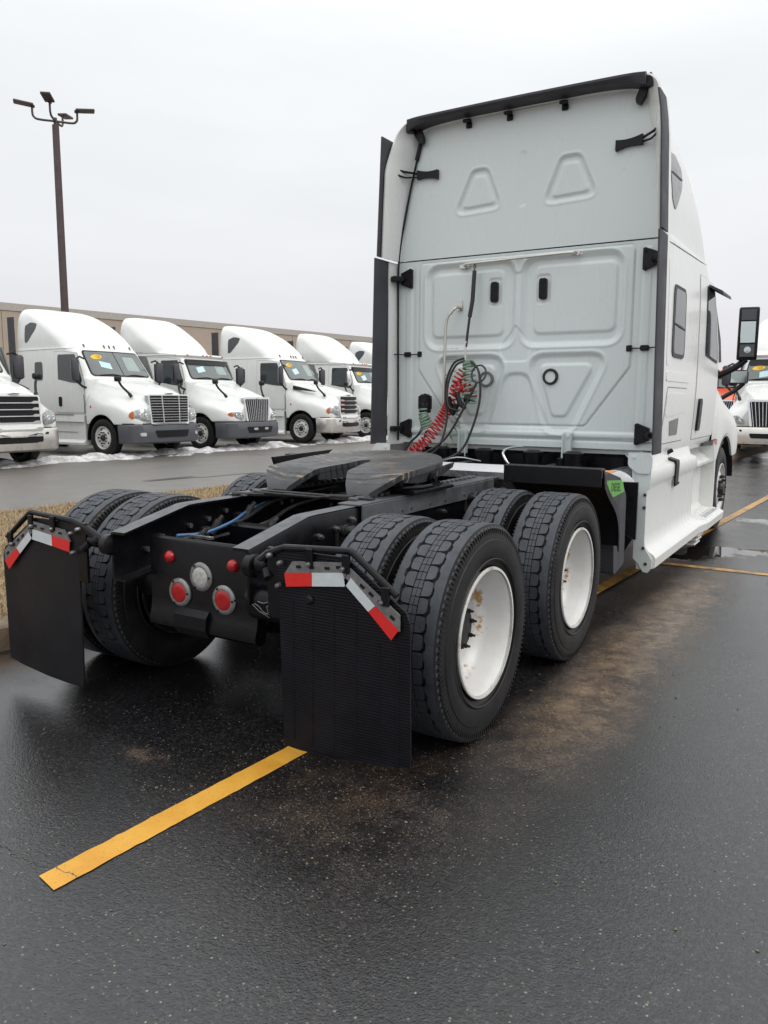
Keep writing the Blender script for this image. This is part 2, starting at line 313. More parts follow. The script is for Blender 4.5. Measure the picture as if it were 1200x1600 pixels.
# ------------------------------------------------------------------ mesh building
class MB:
    def __init__(s, off=(0, 0, 0)):
        s.v = []; s.f = []; s.off = off
    def add(s, vs_, fs):
        b = len(s.v); ox, oy, oz = s.off
        s.v.extend((float(p[0])+ox, float(p[1])+oy, float(p[2])+oz) for p in vs_)
        s.f.extend(tuple(i+b for i in f) for f in fs); return s
    def box(s, c, d, rot=None, ch=0):
        hx, hy, hz = d[0]/2, d[1]/2, d[2]/2
        if ch:
            k = min(ch, hx*.9, hy*.9, hz*.9); P = []
            for sx in (-1, 1):
                for sy in (-1, 1):
                    for sz in (-1, 1):
                        P += [(sx*hx, sy*(hy-k), sz*(hz-k)), (sx*(hx-k), sy*hy, sz*(hz-k)), (sx*(hx-k), sy*(hy-k), sz*hz)]
            def I(sx, sy, sz, k_): return ((sx > 0)*4+(sy > 0)*2+(sz > 0))*3+k_
            F = []
            for sg in (-1, 1):
                q = [(-1, -1), (1, -1), (1, 1), (-1, 1)]
                F.append([I(sg, a, b, 0) for a, b in q]); F.append([I(a, sg, b, 1) for a, b in q]); F.append([I(a, b, sg, 2) for a, b in q])
            for a in (-1, 1):
                for b in (-1, 1):
                    F.append([I(a, b, -1, 0), I(a, b, 1, 0), I(a, b, 1, 1), I(a, b, -1, 1)])
                    F.append([I(a, -1, b, 0), I(a, 1, b, 0), I(a, 1, b, 2), I(a, -1, b, 2)])
                    F.append([I(-1, a, b, 1), I(1, a, b, 1), I(1, a, b, 2), I(-1, a, b, 2)])
                    for c_ in (-1, 1): F.append([I(a, b, c_, 0), I(a, b, c_, 1), I(a, b, c_, 2)])
        else:
            P = [(sx*hx, sy*hy, sz*hz) for sx in (-1, 1) for sy in (-1, 1) for sz in (-1, 1)]
            F = [(0, 1, 3, 2), (4, 6, 7, 5), (0, 4, 5, 1), (2, 3, 7, 6), (0, 2, 6, 4), (1, 5, 7, 3)]
        if rot is not None:
            R = rot if isinstance(rot, Matrix) else Matrix.Rotation(rot[2], 3, 'Z') @ Matrix.Rotation(rot[1], 3, 'Y') @ Matrix.Rotation(rot[0], 3, 'X')
            P = [R @ Vector(p) for p in P]
        return s.add([(p[0]+c[0], p[1]+c[1], p[2]+c[2]) for p in P], F)
    def grid(s, G, flip=False):
        """G: [rows][cols] of points"""
        r, c = len(G), len(G[0]); P = [p for row in G for p in row]
        F = [(i*c+j, i*c+j+1, (i+1)*c+j+1, (i+1)*c+j) for i in range(r-1) for j in range(c-1)]
        if flip: F = [f[::-1] for f in F]
        return s.add(P, F)
    def loft(s, rings, cap0=True, cap1=True, closed=True):
        r, c = len(rings), len(rings[0]); P = [p for row in rings for p in row]
        cc = c if closed else c-1
        F = [(i*c+j, i*c+(j+1) % c, (i+1)*c+(j+1) % c, (i+1)*c+j) for i in range(r-1) for j in range(cc)]
        if cap0: F.append(tuple(range(c))[::-1])
        if cap1: F.append(tuple((r-1)*c+j for j in range(c)))
        return s.add(P, F)
    def prism(s, poly, axis, a, b):
        """2-D outline extruded along an axis; coordinates are the two other axes in order"""
        def P(u, v, w): return {'x': (w, u, v), 'y': (u, w, v), 'z': (u, v, w)}[axis]
        return s.loft([[P(u, v, a) for u, v in poly], [P(u, v, b) for u, v in poly]])
    def tube(s, pts, r, n=8, caps=True, closed=False):
        pts = [Vector(p) for p in pts]; m = len(pts); rings = []
        rs = r if isinstance(r, (list, tuple)) else [r]*m
        T = [((pts[(i+1) % m] if (closed or i < m-1) else pts[i])-(pts[i-1] if (closed or i > 0) else pts[i])).normalized() for i in range(m)]
        N = T[0].orthogonal().normalized()
        for i in range(m):
            N = (N-T[i]*N.dot(T[i])); N = N.normalized() if N.length > 1e-6 else T[i].orthogonal().normalized()
            B = T[i].cross(N)
            rings.append([pts[i]+(N*cos(2*pi*k/n)+B*sin(2*pi*k/n))*rs[i] for k in range(n)])
        if closed: rings.append(rings[0]); caps = False
        return s.loft(rings, caps, caps)
    def lathe(s, prof, axis='x', c=(0, 0, 0), n=32, cap=True, cap0=True):
        """prof: list of (along axis, radius)"""
        rings = []
        for u, r in prof:
            ring = []
            for k in range(n):
                a = 2*pi*k/n; p, q = r*cos(a), r*sin(a)
                ring.append({'x': (c[0]+u, c[1]+p, c[2]+q), 'y': (c[0]+p, c[1]+u, c[2]+q), 'z': (c[0]+p, c[1]+q, c[2]+u)}[axis])
            rings.append(ring)
        return s.loft(rings, cap and cap0, cap)
    def cyl(s, a, b, r, n=14): return s.tube([a, b], r, n)
    def patch(s, outline, surf, th=.01, rows=10, cols=10, inset=-.006):
        bs = [p[1] for p in outline]; b0, b1 = min(bs), max(bs); eps = (b1-b0)*.004
        def span(b):
            xs = []
            for i in range(len(outline)):
                (x0, y0), (x1, y1) = outline[i], outline[(i+1) % len(outline)]
                if (y0-b)*(y1-b) <= 0 and y0 != y1: xs.append(x0+(b-y0)/(y1-y0)*(x1-x0))
            return min(xs), max(xs)
        G = []
        for i in range(rows+1):
            t = .5-.5*cos(pi*i/rows); b = b0+eps+(b1-b0-2*eps)*t; x0, x1 = span(b)
            G.append([(x0+(x1-x0)*j/cols, b) for j in range(cols+1)])
        top = [[surf(a, b, th) for a, b in row] for row in G]
        s.grid(top)
        ring = [G[0][j] for j in range(cols+1)]+[G[i][cols] for i in range(1, rows+1)]+[G[rows][j] for j in range(cols-1, -1, -1)]+[G[i][0] for i in range(rows-1, 0, -1)]
        s.loft([[surf(a, b, th) for a, b in ring], [surf(a, b, inset) for a, b in ring]], False, False)
        return s
    def build(s, name, mat, parent=None, ang=35, label=None, kind=None, mats=None, fix=True):
        me = bpy.data.meshes.new(name); me.from_pydata(s.v, [], s.f); me.update()
        if fix:
            import bmesh
            bm = bmesh.new(); bm.from_mesh(me); bmesh.ops.recalc_face_normals(bm, faces=bm.faces); bm.to_mesh(me); bm.free()
        me.materials.append(MAT[mat])
        if ang: me.shade_smooth(); me.set_sharp_from_angle(angle=radians(ang))
        o = bpy.data.objects.new(name, me); COL.objects.link(o)
        if parent: o.parent = parent
        if label: o['label'] = label
        if kind: o['kind'] = kind
        return o

def thing(name, label, cat, loc=(0, 0, 0), rz=0, group=None):
    o = bpy.data.objects.new(name, None); COL.objects.link(o); o.empty_display_size = .3
    o.location = loc; o.rotation_euler = (0, 0, rz); o['label'] = label; o['category'] = cat
    if group: o['group'] = group
    return o
def tag(o, label, cat, group=None):
    o['label'] = label; o['category'] = cat
    if group: o['group'] = group
    return o
def copy_tree(o, parent=None):
    kids = [c for c in bpy.data.objects if c.parent == o]
    c = o.copy(); COL.objects.link(c); c.parent = parent
    for ch in kids: copy_tree(ch, c)
    return c
def catmull(P, n=8, closed=False):
    P = [np.array(p, float) for p in P]; out = []; m = len(P)
    for i in range(m if closed else m-1):
        p1, p2 = P[i], P[(i+1) % m]
        p0 = P[i-1] if (closed or i > 0) else 2*p1-p2
        p3 = P[(i+2) % m] if (closed or i < m-2) else 2*p2-p1
        for k in range(n):
            t = k/n
            out.append(.5*((2*p1)+(-p0+p2)*t+(2*p0-5*p1+4*p2-p3)*t*t+(-p0+3*p1-3*p2+p3)*t**3))
    if not closed: out.append(P[-1])
    return [tuple(p) for p in out]
def rpoly(pts, r, n=5):
    out = []; m = len(pts); rs = r if isinstance(r, (list, tuple)) else [r]*m
    for i in range(m):
        p = Vector((*pts[i], 0)); a = Vector((*pts[i-1], 0))-p; b = Vector((*pts[(i+1) % m], 0))-p
        la, lb = a.length, b.length; a.normalize(); b.normalize()
        d = min(rs[i]/max(math.tan(a.angle(b)/2), .05), la*.48, lb*.48)
        A, B = p+a*d, p+b*d
        for k in range(n+1):
            t = k/n; q = A*(1-t)**2+p*2*t*(1-t)+B*t*t; out.append((q.x, q.y))
    return out
def text_mesh(txt, size):
    cu = bpy.data.curves.new('lettering', 'FONT'); cu.body = txt; cu.size = size; cu.align_x = 'CENTER'; cu.align_y = 'CENTER'; cu.resolution_u = 2
    ob = bpy.data.objects.new('lettering', cu); COL.objects.link(ob)
    dg = bpy.context.evaluated_depsgraph_get(); dg.update()
    me = bpy.data.meshes.new_from_object(ob.evaluated_get(dg))
    vs_ = [tuple(v.co) for v in me.vertices]; fs = [tuple(p.vertices) for p in me.polygons]
    bpy.data.objects.remove(ob); bpy.data.meshes.remove(me); bpy.data.curves.remove(cu)
    return vs_, fs

# ------------------------------------------------------------------ drive tyre with moulded tread blocks
R_T, AX = .500, .492
def tyre_mesh():
    m = MB()
    rd = R_T-.014
    prof = [(-.100, .288), (-.118, .300), (-.133, .325), (-.142, .365), (-.144, .395), (-.141, .425), (-.1375, .428), (-.136, .450), (-.130, .470), (-.127, .474), (-.120, R_T-.006), (-.112, rd)]
    prof = prof+[(-.06, rd), (0, rd), (.06, rd)]+[(-u, r) for u, r in prof[::-1]]
    m.lathe(prof, n=120, cap=False)
    return m
def tread_mesh():
    m = MB(); rd, N = R_T-.013, 42
    def P(u, a, r): return (u, r*cos(a), r*sin(a))
    # two shoulder ribs with wavy inner edge
    n = N*6
    for sg in (-1, 1):
        rows = [[], [], [], [], []]
        for k in range(n+1):
            a = 2*pi*k/n; ph = (k % 6)/6.0
            w = .0068 if ph < .5 else -.0035
            w *= 1 if (k//6) % 2 else .6
            ui = .074+w
            notch = .004 if (k % 3) == 0 else 0.0
            rows[0].append(P(sg*ui, a, rd-.002)); rows[1].append(P(sg*(ui+.0015), a, R_T-.0005)); rows[2].append(P(sg*.100, a, R_T-.002))
            rows[3].append(P(sg*.118, a, R_T-.0065)); rows[4].append(P(sg*(.128-notch), a, R_T-.024-notch))
        m.grid(rows, flip=(sg > 0))
    def block(pts, top=R_T, ins=.0012):
        cx = sum(p[0] for p in pts)/len(pts); ca = sum(p[1] for p in pts)/len(pts)
        bot = [P(u, a, rd-.002) for u, a in pts]
        tp = [P(cx+(u-cx)*(1-ins/.02), ca+(a-ca)*(1-ins/.02), top) for u, a in pts]
        k = len(pts)
        m.add(bot+tp, [(i, (i+1) % k, k+(i+1) % k, k+i) for i in range(k)]+[tuple(range(k, 2*k))])
    da = 2*pi/N
    for k in range(N):
        a0 = k*da
        for sg in (-1, 1):
            s0 = a0+(da/2 if sg > 0 else 0)
            i, o = .0215, .065+(.004 if k % 2 else 0); g = .0045/R_T
            mid = s0+da*.5
            block([(sg*i, s0+g), (sg*(i+.016), s0+g*.4), (sg*(o-.006), s0+g*1.6), (sg*o, s0+g*4), (sg*(o+.001), mid), (sg*(o-.001), s0+da-g*3.2), (sg*(o-.010), s0+da-g*.9), (sg*i, s0+da-g*.2)])
            g2 = .0012/R_T
            for h in (0, 1):
                u0, u1 = (.0010, .0187)
                b0 = a0+h*da/2
                block([(sg*u0, b0+g2), (sg*u1, b0+g2+(.003/R_T)), (sg*u1, b0+da/2-g2+(.003/R_T)), (sg*u0, b0+da/2-g2)], R_T-.0005, .0008)
    return m
def side_ticks(m):
    # serrated shoulder ribs on the side of the tyre and a raised rim-guard ring
    for sg in (-1, 1):
        for k in range(130):
            a = 2*pi*k/130; r = R_T-.040
            c = (sg*.1315, r*cos(a), r*sin(a)); m.box(c, (.010, .008, .030), Matrix.Rotation(a-pi/2, 3, 'X'))
        m.lathe([(sg*.1415, .330), (sg*.1455, .334), (sg*.1465, .338), (sg*.1425, .342)], n=96, cap=False)
    return m
TY = side_ticks(tyre_mesh()).build('tyre', 'tyre', ang=40)
TR = tread_mesh().build('tread', 'tread', ang=30, fix=False)
# merge tread into the tyre as a second material
def join_two(a, b):
    ma, mb = a.data, b.data
    vs_ = [tuple(v.co) for v in ma.vertices]+[tuple(v.co) for v in mb.vertices]; o = len(ma.vertices)
    fs = [tuple(p.vertices) for p in ma.polygons]+[tuple(i+o for i in p.vertices) for p in mb.polygons]
    na = len(ma.polygons)
    me = bpy.data.meshes.new('tyre'); me.from_pydata(vs_, [], fs); me.materials.append(ma.materials[0]); me.materials.append(mb.materials[0])
    idx = np.zeros(len(fs), dtype=np.int32); idx[na:] = 1; me.polygons.foreach_set('material_index', idx)
    me.shade_smooth(); me.set_sharp_from_angle(angle=radians(32))
    bpy.data.objects.remove(a); bpy.data.objects.remove(b); return me
TYRE_ME = join_two(TY, TR)
# dual rim, dish opening to +x (origin = tyre centre)
m = MB()
m.lathe([(.1405, .288), (.1405, .299), (.1345, .3015), (.126, .297), (.128, .287), (.120, .281), (.080, .272), (.050, .262), (.025, .254), (.008, .247), (-.002, .238), (-.012, .226), (-.040, .208), (-.072, .196), (-.082, .186), (-.082, .10), (-.082, .02)], n=64, cap0=False)
m.lathe([(-.1405, .299), (-.1405, .290), (-.120, .281), (-.078, .24)], n=48, cap=False)
RIM_ME = m.build('wheel', 'rim', ang=28).data
bpy.data.objects.remove([o for o in bpy.data.objects if o.data == RIM_ME][0])
m = MB()
m.lathe([(-.08, .14), (-.065, .14), (-.06, .120), (-.03, .112), (.000, .108), (.006, .100), (.012, .098), (.012, .06), (.022, .055), (.024, .01)], n=32)
for k in range(10):
    a = 2*pi*k/10
    m.cyl((-.08, .1675*cos(a), .1675*sin(a)), (-.052, .1675*cos(a), .1675*sin(a)), .0195, 6)
    m.cyl((-.052, .1675*cos(a), .1675*sin(a)), (-.036, .1675*cos(a), .1675*sin(a)), .011, 8)
for k in range(8):
    a = 2*pi*k/8+.2; m.cyl((.0, .088*cos(a), .088*sin(a)), (.026, .088*cos(a), .088*sin(a)), .0115, 6); m.cyl((.0, .088*cos(a), .088*sin(a)), (.042, .088*cos(a), .088*sin(a)), .0065, 6)
HUB_ME = m.build('hub', 'hubdark', ang=30).data
bpy.data.objects.remove([o for o in bpy.data.objects if o.data == HUB_ME][0])
# steer rim: disc bulges outward (+x)
m = MB()
m.lathe([(.1405, .288), (.1405, .299), (.1345, .3015), (.120, .285), (.09, .276), (.06, .262), (.072, .25), (.095, .235), (.118, .19), (.126, .17), (.126, .13), (.12, .11), (.12, .02)], n=56, cap0=False)
STEER_ME = m.build('wheel', 'rim', ang=28).data
bpy.data.objects.remove([o for o in bpy.data.objects if o.data == STEER_ME][0])
m = MB()
m.lathe([(.11, .085), (.145, .082), (.155, .072), (.172, .062), (.176, .05), (.176, .01)], n=24)
for k in range(10):
    a = 2*pi*k/10
    m.cyl((.12, .1450*cos(a), .1450*sin(a)), (.158, .1450*cos(a), .1450*sin(a)), .019, 6)
    m.lathe([(.158, .014), (.178, .013), (.181, .007)], c=(0, .1450*cos(a), .1450*sin(a)), n=6)
for k in range(5):
    a = 2*pi*(k+.5)/5; m.lathe([(.106, .028), (.1135, .028)], c=(0, .215*cos(a), .215*sin(a)), n=12)
STEERHUB_ME = m.build('hub', 'hubdark', ang=30).data
bpy.data.objects.remove([o for o in bpy.data.objects if o.data == STEERHUB_ME][0])
m = MB()
m.lathe([(-.100, .288), (-.130, .32), (-.143, .38), (-.138, .44), (-.12, .488), (-.10, .498), (-.055, .500), (-.055, .488), (-.045, .488), (-.045, .5), (-.005, .5), (-.005, .488), (.005, .488), (.005, .5), (.045, .5), (.045, .488), (.055, .488), (.055, .5), (.10, .498), (.12, .488), (.138, .44), (.143, .38), (.130, .32), (.100, .288)], n=64, cap=False)
RIBTYRE_ME = m.build('tyre', 'tyre', ang=40).data
bpy.data.objects.remove([o for o in bpy.data.objects if o.data == RIBTYRE_ME][0])
def inst(name, me, parent, loc=(0, 0, 0), rz=0, rx=0):
    o = bpy.data.objects.new(name, me); COL.objects.link(o); o.parent = parent; o.location = loc; o.rotation_euler = (rx, 0, rz); return o
def wheel(parent, x, y, right=True, steer=False, flip=False, rim=None, spin=0.0, hub=True, z=AX):
    """flip: inner dual, dish facing the other way"""
    face = right != flip
    w = inst('wheel', rim or (STEER_ME if steer else RIM_ME), parent, (x, y, z), 0 if face else pi, 0)
    t = inst('tyre', RIBTYRE_ME if steer else TYRE_ME, w, (0, 0, 0), 0, spin)
    if hub: inst('hub', STEERHUB_ME if steer else HUB_ME, w, (0, 0, 0))
    return w

# ------------------------------------------------------------------ truck cab shell: horizontal slices
class Shell:
    """rows: (z, half width, y of front centre, front corner radius, bow); local frame: x right, y forward, origin on the ground under the steer axle"""
    def __init__(s, rows, yb=-3.4, off=(0, 0, 0), n=6):
        s.rows = catmull(rows, n); s.yb = yb; s.off = off
        A = np.array(s.rows); s.A = A[np.argsort(A[:, 0])]
    def g(s, z, k): return float(np.interp(z, s.A[:, 0], s.A[:, k]))
    def F(s, x, hw, yf, R, bow):
        t = abs(x)/hw; y = yf-bow*t*t; k = max(.02, R/hw)
        if t > 1-k:
            q = min(1.0, (t-(1-k))/k); y -= R*(1-math.sqrt(max(0, 1-q*q)))
        return y
    def front(s, x, z, off=0.0):
        return (x, s.F(x, s.g(z, 1), s.g(z, 2), s.g(z, 3), s.g(z, 4))+off, z)
    def side(s, sg):
        return lambda y, z, off: (sg*(s.g(z, 1)+off), y, z)
    def ring(s, row):
        z, hw, yf, R, bow = row; yc = s.F(hw, hw, yf, R, bow); rr = .05; h = []
        for x in (0, .35, .7): h.append((x*hw, s.yb))
        for a in (0, 30, 60, 90): h.append((hw-rr+rr*sin(radians(a)), s.yb+rr-rr*cos(radians(a))))
        for t in (.15, .3, .45, .6, .75, .9, 1): h.append((hw, s.yb+rr+(yc-s.yb-rr)*t))
        k = max(.02, R/hw)
        for a in range(10, 91, 10):
            x = hw*(1-k)+hw*k*cos(radians(a)); h.append((x, s.F(x, hw, yf, R, bow)))
        for t in (.8, .6, .4, .2, 0): x = hw*(1-k)*t; h.append((x, s.F(x, hw, yf, R, bow)))
        full = [(x, y, z) for x, y in h]+[(-x, y, z) for x, y in h[-2:0:-1]]
        return full
    def mesh(s, z0=-9, z1=99, capb=True, capt=True):
        m = MB(s.off); rows = [r for r in s.rows if z0 <= r[0] <= z1]
        m.loft([s.ring(r) for r in rows], capb, capt); return m
# ================================================================== the near truck (its rear drive axle is at y = 0, steer axle at YS)
YS = 6.80
T = thing('semi_truck', 'nearest white sleeper semi truck, seen from behind with bare black chassis and fifth wheel', 'truck')
# ---- wheels
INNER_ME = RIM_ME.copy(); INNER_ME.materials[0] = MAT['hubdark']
for y in (0.0, 1.32):
    for sg in (1, -1):
        for k, xx in enumerate((1.1245, .785)):
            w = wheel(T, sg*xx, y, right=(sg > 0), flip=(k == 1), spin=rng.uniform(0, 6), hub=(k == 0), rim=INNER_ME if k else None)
            if k == 0 and y == 0 and sg > 0: w['label'] = 'white dished wheel with rust round its disc'
for sg in (1, -1): wheel(T, sg*1.065, YS+.25, right=(sg > 0), steer=True)
# axles, differentials
for y in (0.0, 1.32):
    m = MB(); m.tube([(-.95, y, AX), (-.45, y, AX), (-.2, y, AX), (.2, y, AX), (.45, y, AX), (.95, y, AX)], [.065, .075, .12, .12, .075, .065], 14)
    m.lathe([(-.24, .05), (-.20, .15), (-.08, .205), (.08, .205), (.2, .12), (.34, .09), (.36, .03)], 'y', (0.02, y, AX), 20)
    for sg in (-1, 1):
        m.lathe([(-.03, .19), (.1, .20), (.16, .14)], 'x', (sg*.62, y, AX), 20)
        m.lathe([(-.12, .04), (-.10, .085), (.02, .09), (.03, .075), (.05, .09), (.12, .085), (.14, .04)], 'y', (sg*.50, y-.30, .60), 16)
        m.lathe([(-.13, .10), (-.11, .125), (.02, .13), (.05, .115), (.11, .12), (.12, .09)], 'z', (sg*.40, y+.28, .60), 18)
        m.box((sg*.40, y+.05, .44), (.10, .75, .07), ch=.01)
    m.build('axle', 'black', T)
# ---- frame rails: C channels whose tails dip
prof = [(-.668, .895, .655), (-.655, .897, .652), (-.235, .985, .700), (-.18, .987, .705), (3.9, .987, .715)]
for sg in (1, -1):
    m = MB(); rings = []
    for (y, zt, zb) in prof:
        t = .010
        ring = [(.345, zt), (.425, zt), (.432, zt-.004), (.436, zt-.012), (.436, zb+.012), (.430, zb), (.345, zb), (.345, zb+t), (.42, zb+t), (.424, zb+t+.008), (.424, zt-t-.008), (.42, zt-t), (.345, zt-t)]
        rings.append([(sg*x, y, z) for x, z in ring])
    m.loft(rings); m.build('frame_rail', 'black', T, ang=30)
    # thin sheet on the upper flange, reflected sky painted in as paler grey
    m = MB(); m.loft([[(sg*x, y, zt+.0025+(0.0 if e else -.001)) for x, e in ((.343, 0), (.350, 1), (.425, 1), (.4345, 0))] for y, zt, zb in prof], False, False, False)
    m.build('rail_flange', 'railtop', T)
# bolts on the rail web and along the inside
m = MB(); mb2 = MB()
for (y, z) in [(-.46, .80), (-.36, .85), (-.36, .78), (-.16, .88), (-.02, .90), (.04, .83), (.12, .93), (.12, .86), (.62, .92), (.62, .84), (.72, .92), (.72, .84), (.95, .92), (1.15, .92), (1.15, .85), (1.42, .93), (1.6, .92), (1.6, .85), (1.72, .92), (1.9, .92), (2.1, .9)]:
    for sg in (1, -1):
        m.cyl((sg*.434, y, z), (sg*.452, y, z), .016, 6); m.cyl((sg*.45, y, z), (sg*.466, y, z), .009, 6)
    m.cyl((-.424, y, z-.02), (-.405, y, z-.02), .015, 6); m.cyl((.424, y, z-.02), (.405, y, z-.02), .015, 6)
m.build('frame_bolts', 'bolt', T, kind='stuff')
for (y, z, L) in [(.02, .885, .10), (1.50, .90, .08)]:
    m = MB(); m.cyl((.436, y, z), (.436+L, y, z), .026, 14); m.cyl((.436+L*.35, y, z), (.436+L*.5, y, z), .034, 14); m.cyl((.436+L*.8, y, z), (.436+L, y, z), .034, 6)
    m.box((.445, y, z-.035), (.02, .09, .11), ch=.004)
    m.build('torque_rod_bolt', 'hubdark', T)
# crossmembers, airbags, lines between rails
m = MB()
for y in (.05, .66, 1.3, 2.0): m = MB(); m.box((0, y, .78), (.83, .10, .16), ch=.01); m.build('crossmember', 'black', T)
m = MB(); m.box((0, -.2, .70), (.83, .26, .10), ch=.01); m.build('crossmember', 'black', T)
m = MB(); m.tube(catmull([(-.38, -.30, .80), (-.30, .1, .86), (-.36, .5, .93), (-.40, 1.2, .95)], 6), .014, 8)
m.tube(catmull([(-.36, -.1, .78), (-.2, .2, .84), (-.30, .7, .90), (-.2, 1.6, .93)], 6), .012, 8)
m.tube(catmull([(.30, -.1, .80), (.2, .3, .82), (.31, .9, .9)], 6), .012, 8)
m.build('brake_line', 'hoseblack', T)
m = MB(); m.tube(catmull([(-.205, -.46, .868), (-.19, -.28, .858), (-.24, -.02, .878), (-.34, .24, .905), (-.40, .55, .93), (-.41, 1.1, .94)], 8), .0075, 8); m.build('air_line', 'hoseblue', T, label='thin blue air line')
for (x, y, z) in ((-.30, -.12, .86), (-.33, .18, .90), (-.10, .10, .84), (.02, -.02, .82), (.12, .12, .84), (-.20, -.35, .83)):
    m = MB(); m.cyl((x, y, z-.04), (x+.02, y+.04, z+.03), .022, 10); m.cyl((x+.02, y+.04, z+.03), (x+.03, y+.06, z+.05), .013, 8); m.box((x-.03, y, z-.03), (.06, .05, .05), ch=.006); m.build('valve', 'hubdark', T)
m = MB(); m.box((-.12, -.40, .862), (.19, .02, .012)); m.build('bright_bracket', 'alu', T)
# ---- rear closing crossmember with the lamps
m = MB(); sec = [(a+.072, b) for a, b in [(-.515, .70), (-.545, .858), (-.552, .866), (-.570, .868), (-.580, .858), (-.584, .845), (-.578, .56), (-.585, .50), (-.60, .45), (-.598, .425), (-.57, .405), (-.53, .41), (-.52, .45)]]
for k, (x0, x1) in enumerate(((-.343, .343),)):
    m.loft([[(x, y, z) for y, z in sec] for x in (x0, x0+.01, x1-.01, x1)])
m.build('rear_crossmember', 'black', T, ang=25)
m = MB(); m.loft([[(x, y, z) for y, z in ((-.48, .52), (-.515, .53), (-.54, .50), (-.545, .44), (-.52, .40), (-.48, .42))] for x in (-.16, -.13, .02, .05)]); m.build('tow_bracket', 'black', T)
m = MB(); m.lathe([(-.01, .001), (-.012, .02), (-.006, .029), (0, .031)], 'y', n=20)
def lamp(name, x, z, rf, rl, lens, small=False):
    if small:
        m = MB(); m.lathe([(-.026, .001), (-.024, .014), (-.016, .025), (-.004, .030), (.006, .031)], 'y', (x, -.512, z), 20); return m.build(name, lens, T)
    m = MB(); m.lathe([(-.004, rl-.003), (-.012, rl), (-.013, rl+.006), (-.010, rf-.006), (-.004, rf), (.004, rf)], 'y', (x, -.510, z), 36, False); o = m.build(name, 'lensring', T)
    m = MB(); m.lathe([(-.0165, .001), (-.016, rl*.5), (-.0145, rl*.85), (-.011, rl-.001), (0, rl)], 'y', (x, -.510, z), 30); m.build('lens', lens, o)
    m = MB()
    for k in range(3):
        a = pi/2+.55+k*2*pi/3; m.cyl((x+cos(a)*(rf-.011), -.520, z+sin(a)*(rf-.011)), (x+cos(a)*(rf-.011), -.5265, z+sin(a)*(rf-.011)), .0055, 6)
    m.build('screw', 'blackplastic', o)
for sg in (-1, 1): lamp('marker_lamp', sg*.204, .772, 0, 0, 'lensred', True); lamp('brake_lamp', sg*.143, .601, .071, .050, 'lensred')
lamp('reverse_lamp', 0, .695, .071, .049, 'lensclear')
# air tank and bracket outboard of the rail on the right, with chalk scrawl
m = MB(); m.lathe([(-.16, .02), (-.15, .07), (-.12, .095), (.13, .095), (.16, .07), (.17, .02)], 'x', (.52, -.56, .66), 22); m.build('air_tank', 'black', T)
m = MB()
for pts in ([(.44, .655), (.47, .63), (.50, .615), (.515, .60)], [(.452, .66), (.475, .65), (.50, .625), (.53, .62)], [(.47, .672), (.50, .668), (.53, .678)], [(.545, .66), (.52, .655), (.525, .62)]):
    m.tube(catmull([(x, -.56-math.sqrt(max(0, .0955**2-(z-.66)**2)), z) for x, z in pts], 4), .0016, 5)
m.build('chalk_mark', 'chalk', T)
